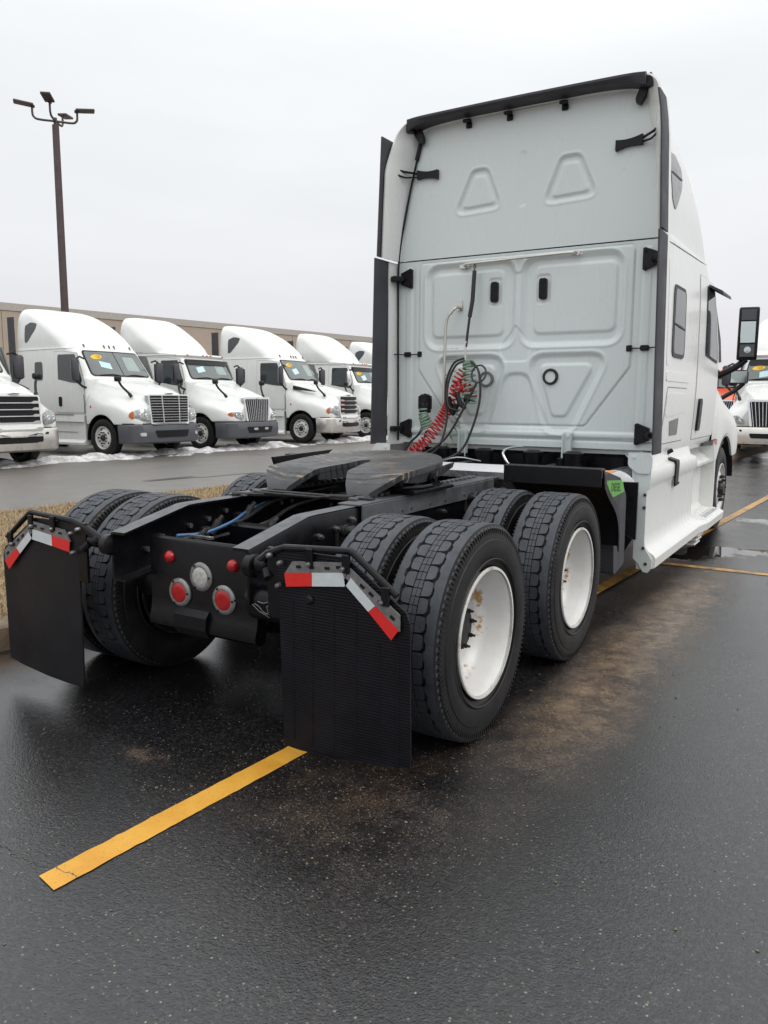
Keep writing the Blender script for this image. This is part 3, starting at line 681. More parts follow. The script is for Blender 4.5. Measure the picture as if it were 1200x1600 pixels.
# ---- mud flaps
def flap(sg, ribbed):
    f = 'flapribbed' if ribbed else 'flap'
    out = [(.625, .90), (.645, .93), (.962, .93), (1.235, .745), (1.252, .72), (1.256, .115), (.645, .075)]
    m = MB(); surf = lambda a, b, o: (sg*a, -.698-.012*sin(a*9)*max(0, (.9-b))-.02*(a-.95)**2-o, b)
    G = rpoly(out, [.01, .02, .02, .02, .01, .03, .03], 3); m.patch(G, surf, .009, 26, 20, -.001)
    fl = m.build('mud_flap', f, T, ang=50, label='black mud flap with moulded ribs' if ribbed else 'smooth black mud flap')
    if ribbed:
        m = MB()
        for x in (.70, .80, .905, 1.01, 1.115, 1.2):
            m.loft([[surf(x-.006, z, .009), surf(x-.003, z, .013), surf(x+.003, z, .013), surf(x+.006, z, .009)] for z in np.linspace(.12, .72 if x < 1.1 else .6, 8)], False, False, False)
            m.loft([[(a*sg if False else a, y, z) for a, y, z in r] for r in []], False, False) if False else None
        m.build('moulded_rib', f, fl)
        m = MB(); m.lathe([(-.725, .001), (-.725, .012), (-.715, .02)], 'y', (sg*.79, 0, .735), 12); m.build('stud', 'blackplastic', fl)
    # grey drilled plate
    pl = [(.672, .845), (.722, .886), (.961, .909), (1.008, .879), (1.214, .735), (1.214, .695), (1.06, .79), (.985, .845)]
    def slab(name, poly, mat, y0, y1, par=T, lab=None):
        m = MB(); m.prism([(sg*a, b) for a, b in poly], 'y', y0, y1); return m.build(name, mat, par, ang=0, label=lab)
    # split in two convex slabs
    slab('flap_bracket', [(.672, .832), (.712, .886), (.961, .909), (.985, .895), (.968, .845), (.955, .850)], 'galv', -.722, -.715)
    b2 = slab('flap_bracket', [(.990, .892), (1.216, .735), (1.216, .672), (1.205, .672), (.995, .835), (.972, .848)], 'galv', -.722, -.715)
    for (x, z, a) in ((.745, .868, .07), (.81, .872, .07), (.885, .878, .07), (.94, .888, .07), (1.05, .826, -.62), (1.09, .80, -.62), (1.13, .772, -.62), (1.185, .722, -.62)):
        m = MB(); m.box((sg*x, -.7235, z), (.022, .004, .011), (0, -a*sg, 0)); m.build('slot', 'blackplastic', b2 if x > .99 else T)
    # tape: outward red and white pieces
    def tape(poly, mat, lab): slab('reflective_tape', poly, mat, -.7245, -.7225, T, lab)
    tape([(.672, .834), (.811, .851), (.811, .796), (.681, .778)], 'tapered', 'red reflective tape')
    tape([(.812, .851), (.962, .869), (.970, .815), (.812, .796)], 'tapewhite', 'white reflective tape')
    tape([(.997, .853), (1.108, .757), (1.078, .730), (.975, .819)], 'tapewhite', 'white reflective tape')
    tape([(1.109, .756), (1.213, .677), (1.181, .634), (1.079, .729)], 'tapered', 'red reflective tape')
    # hanger tube from the rail
    m = MB(); pts = [(sg*.44, -.66, .83), (sg*.52, -.68, .86), (sg*.58, -.70, .905), (sg*.66, -.705, .935), (sg*.985, -.71, .955), (sg*1.0, -.71, .948), (sg*1.198, -.71, .805)]
    m.tube(pts, [.030, .026, .02, .015, .014, .014, .014], 10); m.lathe([(-.02, .05), (.02, .052), (.03, .03)], 'x', (sg*.455, -.665, .83), 18)
    m.lathe([(0, .032), (.05, .034), (.06, .02)], 'x', (sg*(.50 if sg > 0 else .56), -.68, .845), 16)
    h = m.build('flap_hanger', 'black', T)
    for (x, z, dz) in ((.80, .912, .05), (.975, .905, .05), (1.155, .80, .04)):
        m = MB(); m.box((sg*x, -.723, z), (.035, .018, .075), (0, 0, 0), ch=.004); m.build('clamp', 'black', h)
    for (x, z) in ((.80, .885), (.965, .885), (1.14, .775), (.655, .875), (.60, .90), (.645, .78)):
        m = MB(); m.lathe([(-.745, .001), (-.744, .008), (-.735, .011), (-.72, .011)], 'y', (sg*x, 0, z), 10); m.build('bolt', 'bolt', h)
    m = MB(); m.box((sg*.60, -.70, .78), (.06, .02, .30), ch=.004); m.cyl((sg*.585, -.72, .80), (sg*.56, -.70, .83), .02, 10); m.build('hanger_plate', 'black', T)
flap(1, True); flap(-1, False)
# ---- fifth wheel, tipped back: rear low, front high
def zp(y): return 1.130+.080*(y-.6)
m = MB()
arc = [(.485*sin(a), .93+.50*cos(a)) for a in np.linspace(pi/2, -pi/2, 28)]
thr = [(-.105, .60), (-.085, .70), (-.055, .82), (-.048, .90), (-.035, .96)]
outline = arc+[(-.485, .78), (-.480, .60), (-.3, .60)]+thr+[(0, .978)]+[(-x, y) for x, y in thr[::-1]]+[(.3, .60), (.480, .60), (.485, .78)]
k = len(outline)
tb = [(x*.990, .93+(y-.93)*.990) if i < len(arc) else (x, y) for i, (x, y) in enumerate(outline)]
m.add([(x, y, zp(y)) for x, y in tb]+[(x, y, zp(y)-.010) for x, y in outline]+[(x, y, zp(y)-.035) for x, y in outline], [(i, (i+1) % k, k+(i+1) % k, k+i) for i in range(k)]+[(k+i, k+(i+1) % k, 2*k+(i+1) % k, 2*k+i) for i in range(k)]+[tuple(range(k))]+[tuple(range(2*k, 3*k))[::-1]])
for sg in (-1, 1):
    rings = []
    for (y, z, xi, xo) in ((.60, zp(.6), .105, .480), (.56, zp(.6)-.010, .118, .474), (.46, 1.060, .175, .40), (.425, 1.030, .205, .362), (.415, 1.012, .215, .35)):
        rings.append([(sg*xi, y, z), (sg*(xi*.7+xo*.3), y, z), (sg*(xi*.3+xo*.7), y, z), (sg*xo, y, z), (sg*xo, y+.012, z-.030), (sg*xi, y+.012, z-.030)])
    m.loft(rings)
    m.loft([[(sg*.466, y, zp(y)-.03), (sg*.480, y, zp(y)-.03), (sg*.47, y, z), (sg*.452, y, z)] for y, z in ((.60, 1.075), (.75, 1.06), (.95, 1.06), (1.10, 1.09), (1.22, 1.12))])
    m.loft([[(sg*x, y, zp(y)-.03), (sg*(x+.014), y, zp(y)-.03), (sg*(x+.014), y, 1.06), (sg*x, y, 1.06)] for x, y in ((.105, .60), (.085, .70), (.055, .82), (.048, .90), (.035, .97))])
m.box((0, 1.08, 1.11), (.5, .26, .07), ch=.02)
m.build('fifth_wheel', 'plate', T, ang=24)
for sg in (-1, 1):
    m = MB(); m.loft([[(sg*x, y, z) for y, z in ((.70, 1.02), (1.12, 1.02), (1.06, 1.05), (.98, 1.11), (.84, 1.11), (.76, 1.05))] for x in (.40, .455)])
    m.cyl((sg*.38, .91, 1.075), (sg*.50, .91, 1.075), .036, 16); m.cyl((sg*.49, .91, 1.075), (sg*.515, .91, 1.075), .022, 6)
    m.box((sg*.43, .91, 1.012), (.16, .50, .022), ch=.004); m.build('pivot_bracket', 'black', T)
m = MB(); m.tube([(.30, .62, 1.045), (.42, .60, 1.04), (.56, .66, 1.05), (.60, .70, 1.06)], .011, 8); m.build('release_handle', 'black', T)
for sg in (-1, 1):
    m = MB(); m.box((sg*.385, 1.05, .994), (.135, 1.75, .010), ch=.003)
    for i in range(24):
        m.box((sg*.335, .30+i*.065, 1.006), (.05, .032, .016), ch=.003)
    m.box((sg*.452, 1.05, .94), (.012, 1.7, .10), ch=.003)
    m.build('slider_rail', 'railtop', T)
m = MB(); m.box((0, .36, 1.0), (.84, .05, .02)); m.tube([(-.36, .30, 1.005), (-.15, .22, 1.012), (.1, .30, 1.0), (.25, .42, 1.01)], .009, 6); m.tube([(-.40, .16, 1.0), (-.1, .34, .995), (.30, .36, 1.01)], .012, 6); m.build('release_linkage', 'hubdark', T)
# dark wedge plate beyond the left side of the fifth wheel
m = MB(); m.prism([(.78, 1.165), (1.45, 1.18), (1.1, 1.02), (.85, 1.0)], 'x', -.62, -.60); m.build('splash_plate', 'blackplastic', T)
# ---- deck plate
m = MB(); m.box((.02, 2.36, 1.012), (.88, .62, .024), ch=.004); d = m.build('deck_plate', 'deck', T)
m = MB(); m.box((.02, 2.045, 1.0), (.90, .016, .055), ch=.004); m.box((.46, 2.36, 1.0), (.016, .64, .055), ch=.004); m.build('edge_strip', 'alu', d)
# ---- quarter fenders over the front drive tyres
for sg in (1, -1):
    m = MB(); rings = []
    path = [(1.740, 1.06), (1.745, 1.105), (1.79, 1.112), (1.83, 1.03), (1.93, .955), (2.08, .865), (2.17, .785), (2.215, .68), (2.235, .55)]
    path = path[:3]+catmull(path[3:], 3)
    for (y, z) in path:
        rings.append([(sg*.60, y, z), (sg*1.255, y, z), (sg*1.262, y, z-.006), (sg*1.262, y-.02, z-.05 if y > 1.82 else z-.01), (sg*1.252, y-.015, z-.045 if y > 1.82 else z-.01), (sg*1.245, y-.006, z-.010), (sg*.60, y-.006, z-.010)])
    m.loft(rings)
    m.box((sg*.928, 1.735, 1.05), (.66, .012, .115), ch=.003)
    m.build('quarter_fender', 'blackplastic', T, ang=40)
# ---- fluid tank with green label, in front of the right fender
m = MB()
def tsec(x0, x1, yc, zc, hy, hz, n=20, e=.45):
    rings = []
    for x in (x0, x0+.012, x1-.012, x1):
        s_ = .96 if x in (x0, x1) else 1
        rings.append([(x, yc+hy*s_*math.copysign(abs(cos(2*pi*k/n))**e, cos(2*pi*k/n)), zc+hz*s_*math.copysign(abs(sin(2*pi*k/n))**e, sin(2*pi*k/n))) for k in range(n)])
    return rings
tp_ = rpoly([(1.985, 1.045), (2.10, 1.062), (2.42, 1.0), (2.60, .86), (2.62, .34), (2.34, .30), (2.30, .62), (2.22, .84), (2.06, .94)], [.02, .08, .10, .08, .04, .04, .1, .06, .05]); m.loft([[(x, 2.3+(a-2.3)*s_, .7+(b-.7)*s_) for a, b in tp_] for x, s_ in ((.62, 1), (1.19, 1), (1.20, .985))]); tk = m.build('fluid_tank', 'darkgrey', T)
m = MB(); m.box((1.10, 2.26, 1.047), (.18, .20, .004)); m.build('orange_decal', 'orangedecal', tk)
m = MB(); m.patch([(2.06, .950), (2.20, .875), (2.53, .885), (2.47, .975), (2.07, 1.005)], lambda a, b, o: (1.1975+o, a, b), .005, 10, 3); gl = m.build('green_label', 'greendecal', tk)
vs_, fs = text_mesh('DIESEL', .085); m = MB(); m.add([(1.2040, 2.30+x, .937+y-x*.08) for x, y, z in vs_], fs); m.build('lettering', 'greenink', gl, ang=0, fix=False)
# ---- exhaust after-treatment can, fuel tank and brackets behind the cab
m = MB(); m.lathe([(-.30, .05), (-.29, .14), (-.26, .19), (.6, .20), (.62, .17), (.63, .02)], 'y', (.98, 3.35, .80), 28); m.build('exhaust_can', 'alu', T)
m = MB(); m.lathe([(-.5, .02), (-.48, .27), (-.45, .30), (2.0, .30), (2.02, .02)], 'y', (-.9, 3.6, .62), 28); m.build('fuel_tank', 'alu', T)
m = MB(); m.box((1.02, 2.86, .52), (.34, .05, .12), (0, .5, 0)); m.box((1.13, 2.9, .70), (.16, .04, .44), (0, 0, .1)); m.build('support_arm', 'black', T)
m = MB(); m.box((1.0, 3.0, .82), (.36, .02, .12), ch=.004); m.box((1.02, 3.0, .60), (.28, .02, .26), ch=.004); m.box((.86, 2.98, .36), (.22, .02, .30), ch=.004); m.build('heat_shield', 'bumpergrey', T)
m = MB(); m.cyl((1.03, 2.80, .60), (1.00, 2.80, .44), .010, 10); m.cyl((1.035, 2.80, .64), (1.03, 2.80, .58), .02, 10); m.cyl((1.0, 2.80, .44), (.99, 2.80, .36), .016, 10); m.build('drain_valve', 'chrome', T)
m = MB(); m.box((0, 3.9, .86), (2.0, .9, .50), ch=.05); m.box((0, 2.95, .92), (.80, .7, .12), ch=.02)
for x in (-.62, -.2, .25, .6): m.lathe([(0, .07), (.17, .085), (.19, .05)], 'z', (x, 3.2, .93), 16)
m.cyl((-.50, 3.28, .82), (-.50, 3.28, 1.05), .05, 12); m.cyl((.48, 3.28, .82), (.48, 3.28, 1.05), .05, 12)
m.build('rear_suspension', 'black', T)
m = MB(); m.tube(catmull([(.14, 3.0, .98), (.10, 2.98, 1.03), (.06, 3.0, 1.10), (.07, 3.1, 1.13), (.12, 3.3, 1.14)], 4), .010, 8); m.build('grab_tube', 'chrome', T)
m = MB(); m.tube(catmull([(-.55, 2.9, .98), (-.30, 2.85, 1.05), (-.12, 2.95, 1.02)], 4), .007, 6); m.build('cable_end', 'alu', T)
# ---- cab shell
NEW = [(1.06, 1.17, -.55, .1, .02), (1.2, 1.195, -.55, .1, .02), (1.6, 1.215, -.52, .1, .03), (2.0, 1.215, -.40, .16, .10), (2.1, 1.214, -.44, .24, .14), (2.45, 1.208, -.68, .30, .15), (2.82, 1.19, -.95, .34, .16),
       (2.90, 1.18, -1.0, .38, .17), (3.2, 1.178, -1.24, .5, .2), (3.5, 1.145, -1.60, .6, .22), (3.72, 1.09, -1.98, .65, .22), (3.86, 1.02, -2.32, .6, .2), (3.95, .93, -2.68, .5, .14), (3.99, .80, -2.98, .3, .06), (4.0, .55, -3.15, .15, .02)]
S = Shell(NEW, -3.32, (0, YS, 0))
cab = S.mesh(1.06, 99).build('cab_shell', 'white', T, ang=40)
# embossed sleeper back
def sd_poly(P, pts):
    X, Z = P; d = np.full(X.shape, 1e9); s = np.ones(X.shape); n_ = len(pts)
    for i in range(n_):
        ax_, az = pts[i]; bx, bz = pts[i-1]
        ex, ez = bx-ax_, bz-az; wx, wz = X-ax_, Z-az
        t = np.clip((wx*ex+wz*ez)/(ex*ex+ez*ez), 0, 1)
        d = np.minimum(d, (wx-ex*t)**2+(wz-ez*t)**2)
        c1 = Z >= az; c2 = Z < bz; c3 = ex*wz > ez*wx
        fl = (c1 & c2 & c3) | (~c1 & ~c2 & ~c3); s = np.where(fl, -s, s)
    return s*np.sqrt(d)
def soft(pts, r):  return rpoly(pts, r, 8)
def step(d, w): t = np.clip((d+w/2)/w, 0, 1); return 1-t*t*(3-2*t)      # 1 inside, 0 outside
def ridge(d, w): return np.exp(-(d/w)**2)
def emboss(x0, x1, z0, z1, nx, nz, fn, y, clip=None):
    xs, zs = np.linspace(x0, x1, nx), np.linspace(z0, z1, nz); X, Z = np.meshgrid(xs, zs); H = fn(X, Z)
    m = MB(); hw = np.array([S.g(z, 1) for z in zs])+.012
    Xc = np.clip(X, -hw[:, None], hw[:, None]) if clip else X
    H = H*1.35; G = [[(Xc[i, j], y-H[i, j], Z[i, j]) for j in range(nx)] for i in range(nz)]
    m.grid(G)
    return m
def low_fn(X, Z):
    P = (X, Z); H = np.zeros(X.shape)
    fr = soft([(-.975, 2.765), (.975, 2.765), (.975, 1.81), (.62, 1.325), (-.62, 1.325), (-.975, 1.81)], .05)
    d = sd_poly(P, fr); H += .008*step(d, .015); H -= .004*ridge(d-.008, .006)
    for sg in (-1, 1):
        up_ = soft([(sg*.045, 2.725), (sg*.885, 2.725), (sg*.885, 2.01), (sg*.045, 2.01)], .13)
        d = sd_poly(P, up_); H -= .020*step(d, .055); H += .004*ridge(d-.03, .012)
        d = sd_poly(P, soft([(sg*.14, 2.66), (sg*.84, 2.66), (sg*.84, 2.10), (sg*.14, 2.10)], .07)); H += .011*step(d, .03)
        v = soft([(sg*.10, 1.915), (sg*.80, 1.915), (sg*.50, 1.27), (sg*.28, 1.27)], [.13, .10, .12, .12])
        d = sd_poly(P, v); H -= .018*step(d, .05); H += .004*ridge(d-.03, .012)
        v = soft([(sg*.20, 1.84), (sg*.69, 1.84), (sg*.45, 1.40), (sg*.33, 1.40)], [.06, .06, .05, .05])
        d = sd_poly(P, v); H += .012*step(d, .03)
        H -= .003*ridge(X-sg*1.035, .006)*(Z < 2.74)*(Z > 1.25)
        H += .005*step(np.maximum(np.abs(X-sg*1.085)-.028, np.abs(Z-2.02)-.72), .012)
        vt = soft([(sg*.16, 2.59), (sg*.28, 2.59), (sg*.28, 2.35), (sg*.16, 2.35)], .03); d = sd_poly(P, vt); H -= .006*step(d, .012)
    ar = soft([(-.30, 1.30), (-.10, 1.765), (.10, 1.765), (.30, 1.30)], [.03, .12, .12, .03]); d = sd_poly(P, ar); H -= .014*step(d, .04)
    di = soft([(-.17, 2.0), (-.02, 2.19), (.13, 2.0), (.09, 1.87), (-.13, 1.87)], .03); d = sd_poly(P, di); H -= .006*step(d, .015)
    st = soft([(-.06, 2.77), (.04, 2.77), (.04, 2.62), (-.06, 2.62)], .045); d = sd_poly(P, st); H += .006*step(d, .015)
    H += .010*step(np.abs(Z-1.245)-.022, .02)*(np.abs(X) < 1.05)*(1-.8*np.exp(-((np.abs(X)-.49)/.045)**4))
    H -= .010*step(np.abs(Z-1.20)-.006, .012)
    return H
def up_fn(X, Z):
    P = (X, Z); H = np.zeros(X.shape)
    for p in ([(-.625, 3.165), (-.185, 3.185), (-.32, 3.52), (-.46, 3.52)], [(.195, 3.165), (.65, 3.185), (.50, 3.52), (.34, 3.52)]):
        d = sd_poly(P, soft(p, [.06, .06, .07, .07])); H -= .014*step(d, .03); H += .003*ridge(d-.018, .01)
        c = (sum(a for a, b in p)/4, sum(b for a, b in p)/4-.02); q = [(c[0]+(a-c[0])*.72, c[1]+(b-c[1])*.72) for a, b in p]
        d = sd_poly(P, soft(q, .03)); H += .010*step(d, .02)
    d = sd_poly(P, soft([(-.035, 3.17), (.035, 3.17), (.035, 3.61), (-.035, 3.61)], .03)); H -= .006*step(d, .02)*np.clip((X+.035)/.07, .15, 1)
    H += .004*np.exp(-((np.abs(X)-.86)/.01)**2)*(Z > 3.35)*(Z < 3.72)*.6
    return H
YB = YS-3.32                               # cab rear plane
YP = 3.405
m = emboss(-1.20, 1.20, 1.135, 2.796, 300, 210, low_fn, YP)
# close the panel edges towards the cab
m.grid([[(x, YP, 1.135) for x in np.linspace(-1.2, 1.2, 20)], [(x, YB+.02, 1.115) for x in np.linspace(-1.2, 1.2, 20)]])
for sg in (-1, 1): m.grid([[(sg*1.2, YP, z) for z in np.linspace(1.135, 2.796, 12)], [(sg*1.212, YB+.03, z) for z in np.linspace(1.135, 2.796, 12)]])
m.grid([[(x, YP, 2.796) for x in np.linspace(-1.2, 1.2, 12)], [(x, YP+.03, 2.796) for x in np.linspace(-1.2, 1.2, 12)]])
bp_ = m.build('sleeper_back_panel', 'white_clean', T, ang=60)
m = emboss(-1.20, 1.20, 2.806, 3.95, 240, 130, up_fn, YP-.004, True); m.build('roof_back_panel', 'white_clean', T, ang=60, label='upper back panel with two embossed triangles')
m = MB(); m.box((0, YP+.02, 2.801), (2.40, .03, .0095)); m.build('panel_seam', 'blackplastic', T)
# black cable running down the left rear corner
m = MB(); m.tube(catmull([(-.955, YP-.02, 3.86), (-1.0, YP-.02, 3.72), (-1.10, YP-.025, 3.3), (-1.185, YP-.03, 2.82), (-1.19, YP-.03, 2.3), (-1.185, YP-.03, 1.7), (-1.18, YP-.03, 1.15)], 6), .0095, 8)
m.cyl((-.97, YP-.022, 3.83), (-1.01, YP-.022, 3.68), .02, 8); m.build('corner_cable', 'blackplastic', T)
# vents
for x in (-.225, .22):
    m = MB(); m.patch(rpoly([(x-.034, 2.385), (x+.034, 2.385), (x+.034, 2.56), (x-.034, 2.56)], .022), lambda a, b, o: (a, YP-o, b), .022, 8, 6, -.01); v = m.build('air_vent', 'blackplastic', T)
    m = MB()
    for k in range(9): m.box((x, YP-.0235, 2.402+k*.0175), (.050, .006, .007))
    m.build('louvre', 'blackplastic', v)
# inspection ports
for (x, z, pm) in ((.31, 1.735, 'hubdark'), (-.285, 1.72, 'portgrey')):
    m = MB(); m.lathe([(-.004, .047), (-.022, .049), (-.024, .053), (-.022, .066), (-.012, .070), (0, .070)], 'y', (x, YP, z), 32, False); p = m.build('port_ring', pm, T)
    m = MB(); m.lathe([(-.010, .001), (-.010, .048)], 'y', (x, YP, z), 24, False); m.build('port_cap', 'white_clean', p)
# faded warning print
m = MB(); vs_, fs = text_mesh('WARNING', .04); m.add([(-.665+x*1.05, YP-.0095, 1.985+y) for x, y, z in vs_], fs); m.build('warning_print', 'redink', T, ang=0, fix=False)
m = MB()
for k in range(4): m.box((-.665, YP-.0092, 1.945-k*.022), (.19-.02*(k % 2), .001, .005))
m.build('fine_print', 'greyink', T)
# hose track bar, spring hanger, pogo stick
m = MB(); m.tube([(-.52, YP-.005, 2.715), (-.50, YP-.05, 2.722), (-.46, YP-.06, 2.726), (0, YP-.062, 2.733), (.44, YP-.06, 2.740), (.485, YP-.05, 2.742), (.51, YP, 2.742)], .012, 10)
m.lathe([(-.02, .02), (0, .022)], 'y', (-.52, YP, 2.715), 12); m.lathe([(-.02, .02), (0, .022)], 'y', (.51, YP, 2.742), 12); m.box((.50, YP-.004, 2.742), (.10, .008, .03)); m.box((-.52, YP-.004, 2.715), (.10, .008, .03)); m.build('hose_track_bar', 'steel', T)
m = MB(); m.tube([(-.395, 3.34, 2.66), (-.40, 3.32, 2.40), (-.415, 3.30, 2.26)], .019, 10); m.tube([(-.415, 3.30, 2.26), (-.425, 3.28, 2.10), (-.43, 3.27, 2.0)], .012, 8)
m.tube([(-.395, 3.345, 2.73), (-.385, 3.345, 2.70), (-.395, 3.34, 2.66), (-.405, 3.345, 2.70)], .005, 6, closed=True); sp_ = m.build('spring_hanger', 'hoseblack', T)
m = MB(); m.tube([(-.43, 3.27, 2.05), (-.435, 3.265, 1.95), (-.43, 3.26, 1.88)], .009, 8); m.build('hanger_rod', 'steel', sp_)
m = MB(); m.tube(catmull([(-.56, YP-.01, 2.36), (-.565, 3.33, 2.35), (-.60, 3.31, 2.31), (-.645, 3.30, 2.22), (-.655, 3.30, 1.9), (-.66, 3.30, 1.3), (-.66, 3.30, 1.04)], 5), .0135, 12); m.lathe([(-.02, .028), (0, .03)], 'y', (-.56, YP, 2.36), 12); m.box((-.56, YP-.004, 2.375), (.05, .008, .09)); m.build('pogo_stick', 'steel', T)
# coiled hoses and cables
def coil(path, R, turns, r, name, mat, label=None, R2=None):
    pts = catmull(path, 24); L = len(pts); out = []
    per = 14; n_ = int(turns*per)
    N = Vector((0, 1, 0))
    for i in range(n_+1):
        f = i/n_*(L-1); j = min(int(f), L-2); t = f-j
        p = Vector(pts[j])*(1-t)+Vector(pts[j+1])*t; d = (Vector(pts[j+1])-Vector(pts[j])).normalized()
        A = d.cross(N).normalized(); B = d.cross(A); a = 2*pi*i/per; rr_ = R if R2 is None else R+(R2-R)*i/n_
        out.append(p+A*cos(a)*rr_+B*sin(a)*rr_*.8)
    m = MB(); m.tube(out, r, 6); return m.build(name, mat, T, label=label)
coil([(-.86, 3.05, 1.05), (-.76, 3.12, 1.15), (-.66, 3.18, 1.30), (-.60, 3.22, 1.42), (-.57, 3.24, 1.50)], .050, 18, .0075, 'air_hose', 'hosered', 'red coiled air hose')
coil([(-.57, 3.24, 1.50), (-.52, 3.24, 1.60), (-.50, 3.25, 1.70), (-.45, 3.25, 1.78)], .042, 8, .0085, 'air_hose', 'hosered', 'red coiled air hose')
coil([(-.37, 3.22, 1.50), (-.36, 3.22, 1.60), (-.375, 3.23, 1.72), (-.385, 3.24, 1.83), (-.39, 3.25, 1.86)], .066, 10, .0105, 'power_cable', 'hosegreen', 'green coiled cable', .045)
coil([(-.55, 3.2, 1.12), (-.46, 3.2, 1.36), (-.50, 3.22, 1.50)], .022, 6, .0075, 'power_cable', 'hosegreen', 'green coiled cable')
coil([(-.78, 3.22, 1.27), (-.80, 3.22, 1.34), (-.83, 3.23, 1.40), (-.82, 3.24, 1.52)], .058, 9, .010, 'power_cable', 'hosegreen', 'green coiled cable on the left', .03)
coil([(-.52, 3.22, 1.60), (-.44, 3.22, 1.66), (-.38, 3.22, 1.62), (-.34, 3.22, 1.55)], .05, 7, .0085, 'air_hose', 'hosered', 'red coiled air hose')
cables = [[(-.43, 3.26, 1.88), (-.50, 3.22, 1.84), (-.555, 3.20, 1.72), (-.565, 3.18, 1.58), (-.53, 3.16, 1.47), (-.45, 3.17, 1.44)],
          [(-.43, 3.26, 1.87), (-.36, 3.22, 1.87), (-.27, 3.18, 1.80), (-.235, 3.16, 1.66), (-.235, 3.15, 1.52), (-.27, 3.12, 1.33), (-.35, 3.08, 1.12), (-.45, 2.98, 1.03), (-.6, 2.85, 1.0)],
          [(-.27, 3.16, 1.68), (-.36, 3.14, 1.50), (-.44, 3.12, 1.34), (-.54, 3.10, 1.19), (-.66, 3.05, 1.09), (-.80, 3.0, 1.02)],
          [(-.44, 3.25, 1.90), (-.53, 3.24, 1.86), (-.59, 3.22, 1.72), (-.59, 3.2, 1.55), (-.56, 3.17, 1.35), (-.60, 3.1, 1.12), (-.7, 3.0, 1.02)],
          [(-.84, 3.24, 1.30), (-.87, 3.22, 1.22), (-.95, 3.2, 1.14), (-1.0, 3.18, 1.05)], [(-.80, 3.24, 1.25), (-.82, 3.2, 1.15), (-.86, 3.1, 1.05)]]
for c in cables:
    m = MB(); m.tube(catmull(c, 8), .0105, 8); m.build('cable', 'hoseblack', T)
m = MB(); m.tube([(-.27+.068*cos(a), 3.20+.02*sin(a), 1.76+.075*sin(a)) for a in np.linspace(0, 2*pi, 24, endpoint=False)], .0085, 8, closed=True); m.build('cable_loop', 'darkgrey', T)
m = MB(); m.tube([(-.46, 3.16, 1.60), (-.42, 3.15, 1.50), (-.37, 3.15, 1.46)], [.02, .026, .018], 10); m.tube([(-.38, 3.17, 1.55), (-.345, 3.17, 1.54)], [.036, .036], 12); m.box((-.50, 3.2, 1.45), (.05, .04, .11), (0, .5, 0), ch=.01); m.tube([(-.56, 3.2, 1.56), (-.52, 3.2, 1.42)], .022, 8); m.build('gladhand', 'blackplastic', T)
m = MB(); m.lathe([(-.10, .03), (-.09, .055), (-.02, .06), (.03, .05), (.06, .052), (.075, .035)], 'z', (-.83, 3.26, 1.51), 12)
for a in range(6): m.box((-.83+.055*cos(a*1.05), 3.26+.055*sin(a*1.05), 1.50+.02*(a % 3)), (.025, .025, .10), (0, 0, a), ch=.004)
m.cyl((-.88, 3.25, 1.48), (-.86, 3.25, 1.50), .02, 8); m.build('plug', 'blackplastic', T)
m = MB(); m.tube([(-.66, 3.30, 1.745), (-.55, 3.25, 1.785), (-.5, 3.22, 1.79)], .003, 5); m.build('tie_wire', 'hoseblack', T)
# lugs below the back panel
for x in (-.49, .49):
    m = MB()
    for s2 in (-1, 1): m.box((x+s2*.034, YP-.045, 1.14), (.010, .06, .24), ch=.003)
    m.box((x, YP-.02, 1.16), (.07, .015, .22), ch=.003); m.cyl((x, YP-.04, 1.235), (x, YP-.02, 1.235), .014, 6); m.build('cab_lug', 'white_clean', T)
    m = MB(); m.cyl((x-.045, YP-.045, 1.04), (x+.045, YP-.045, 1.04), .018, 10); m.build('lug_pin', 'black', T)
# ---- side extenders: white inner skin, dark rubber edge, roof-end spoiler
def roofline(y, grow, z0=2.81):
    """outline of the fairing end from lower left over the roof to lower right"""
    pts = []
    P = [(-1.215-grow, z0), (-1.208-grow, 3.0), (-1.196-grow, 3.3), (-1.180-grow, 3.6), (-1.160-grow, 3.76), (-1.145-grow*.8, 3.87), (-1.10-grow*.4, 3.95), (-1.03, 3.992+grow*.3), (-.90, 4.002+grow*.3), (-.45, 4.008+grow*.3), (0, 4.010+grow*.3)]
    h = catmull(P, 4)
    yy = lambda z: y+(0 if z < 3.55 else (z-3.55)*.36) if y < 3.4 else y
    return [(x, yy(z), z) for x, z in h]+[(-x, yy(z), z) for x, z in h[-2::-1]]
def cabline(y):
    P = [(-1.195, 2.81), (-1.17, 3.0), (-1.125, 3.3), (-1.075, 3.6), (-1.045, 3.72), (-1.015, 3.83), (-.955, 3.905), (-.91, 3.93), (-.84, 3.942), (-.45, 3.955), (0, 3.96)]
    h = catmull(P, 4); return [(x, y, z) for x, z in h]+[(-x, y, z) for x, z in h[-2::-1]]
m = MB(); inn = [(x*.992, y-.004, z-.008) for x, y, z in roofline(3.12, .0)]
A_ = roofline(3.12, .006); B_ = cabline(3.40); C_ = [(x*.998, 3.52, z-.003) for x, y, z in roofline(3.52, .0)]
m.loft([C_, A_, inn, [(x*.99, YP, z-.006) for x, y, z in B_]], False, False, False)
m.build('roof_extender', 'white', T, ang=50)
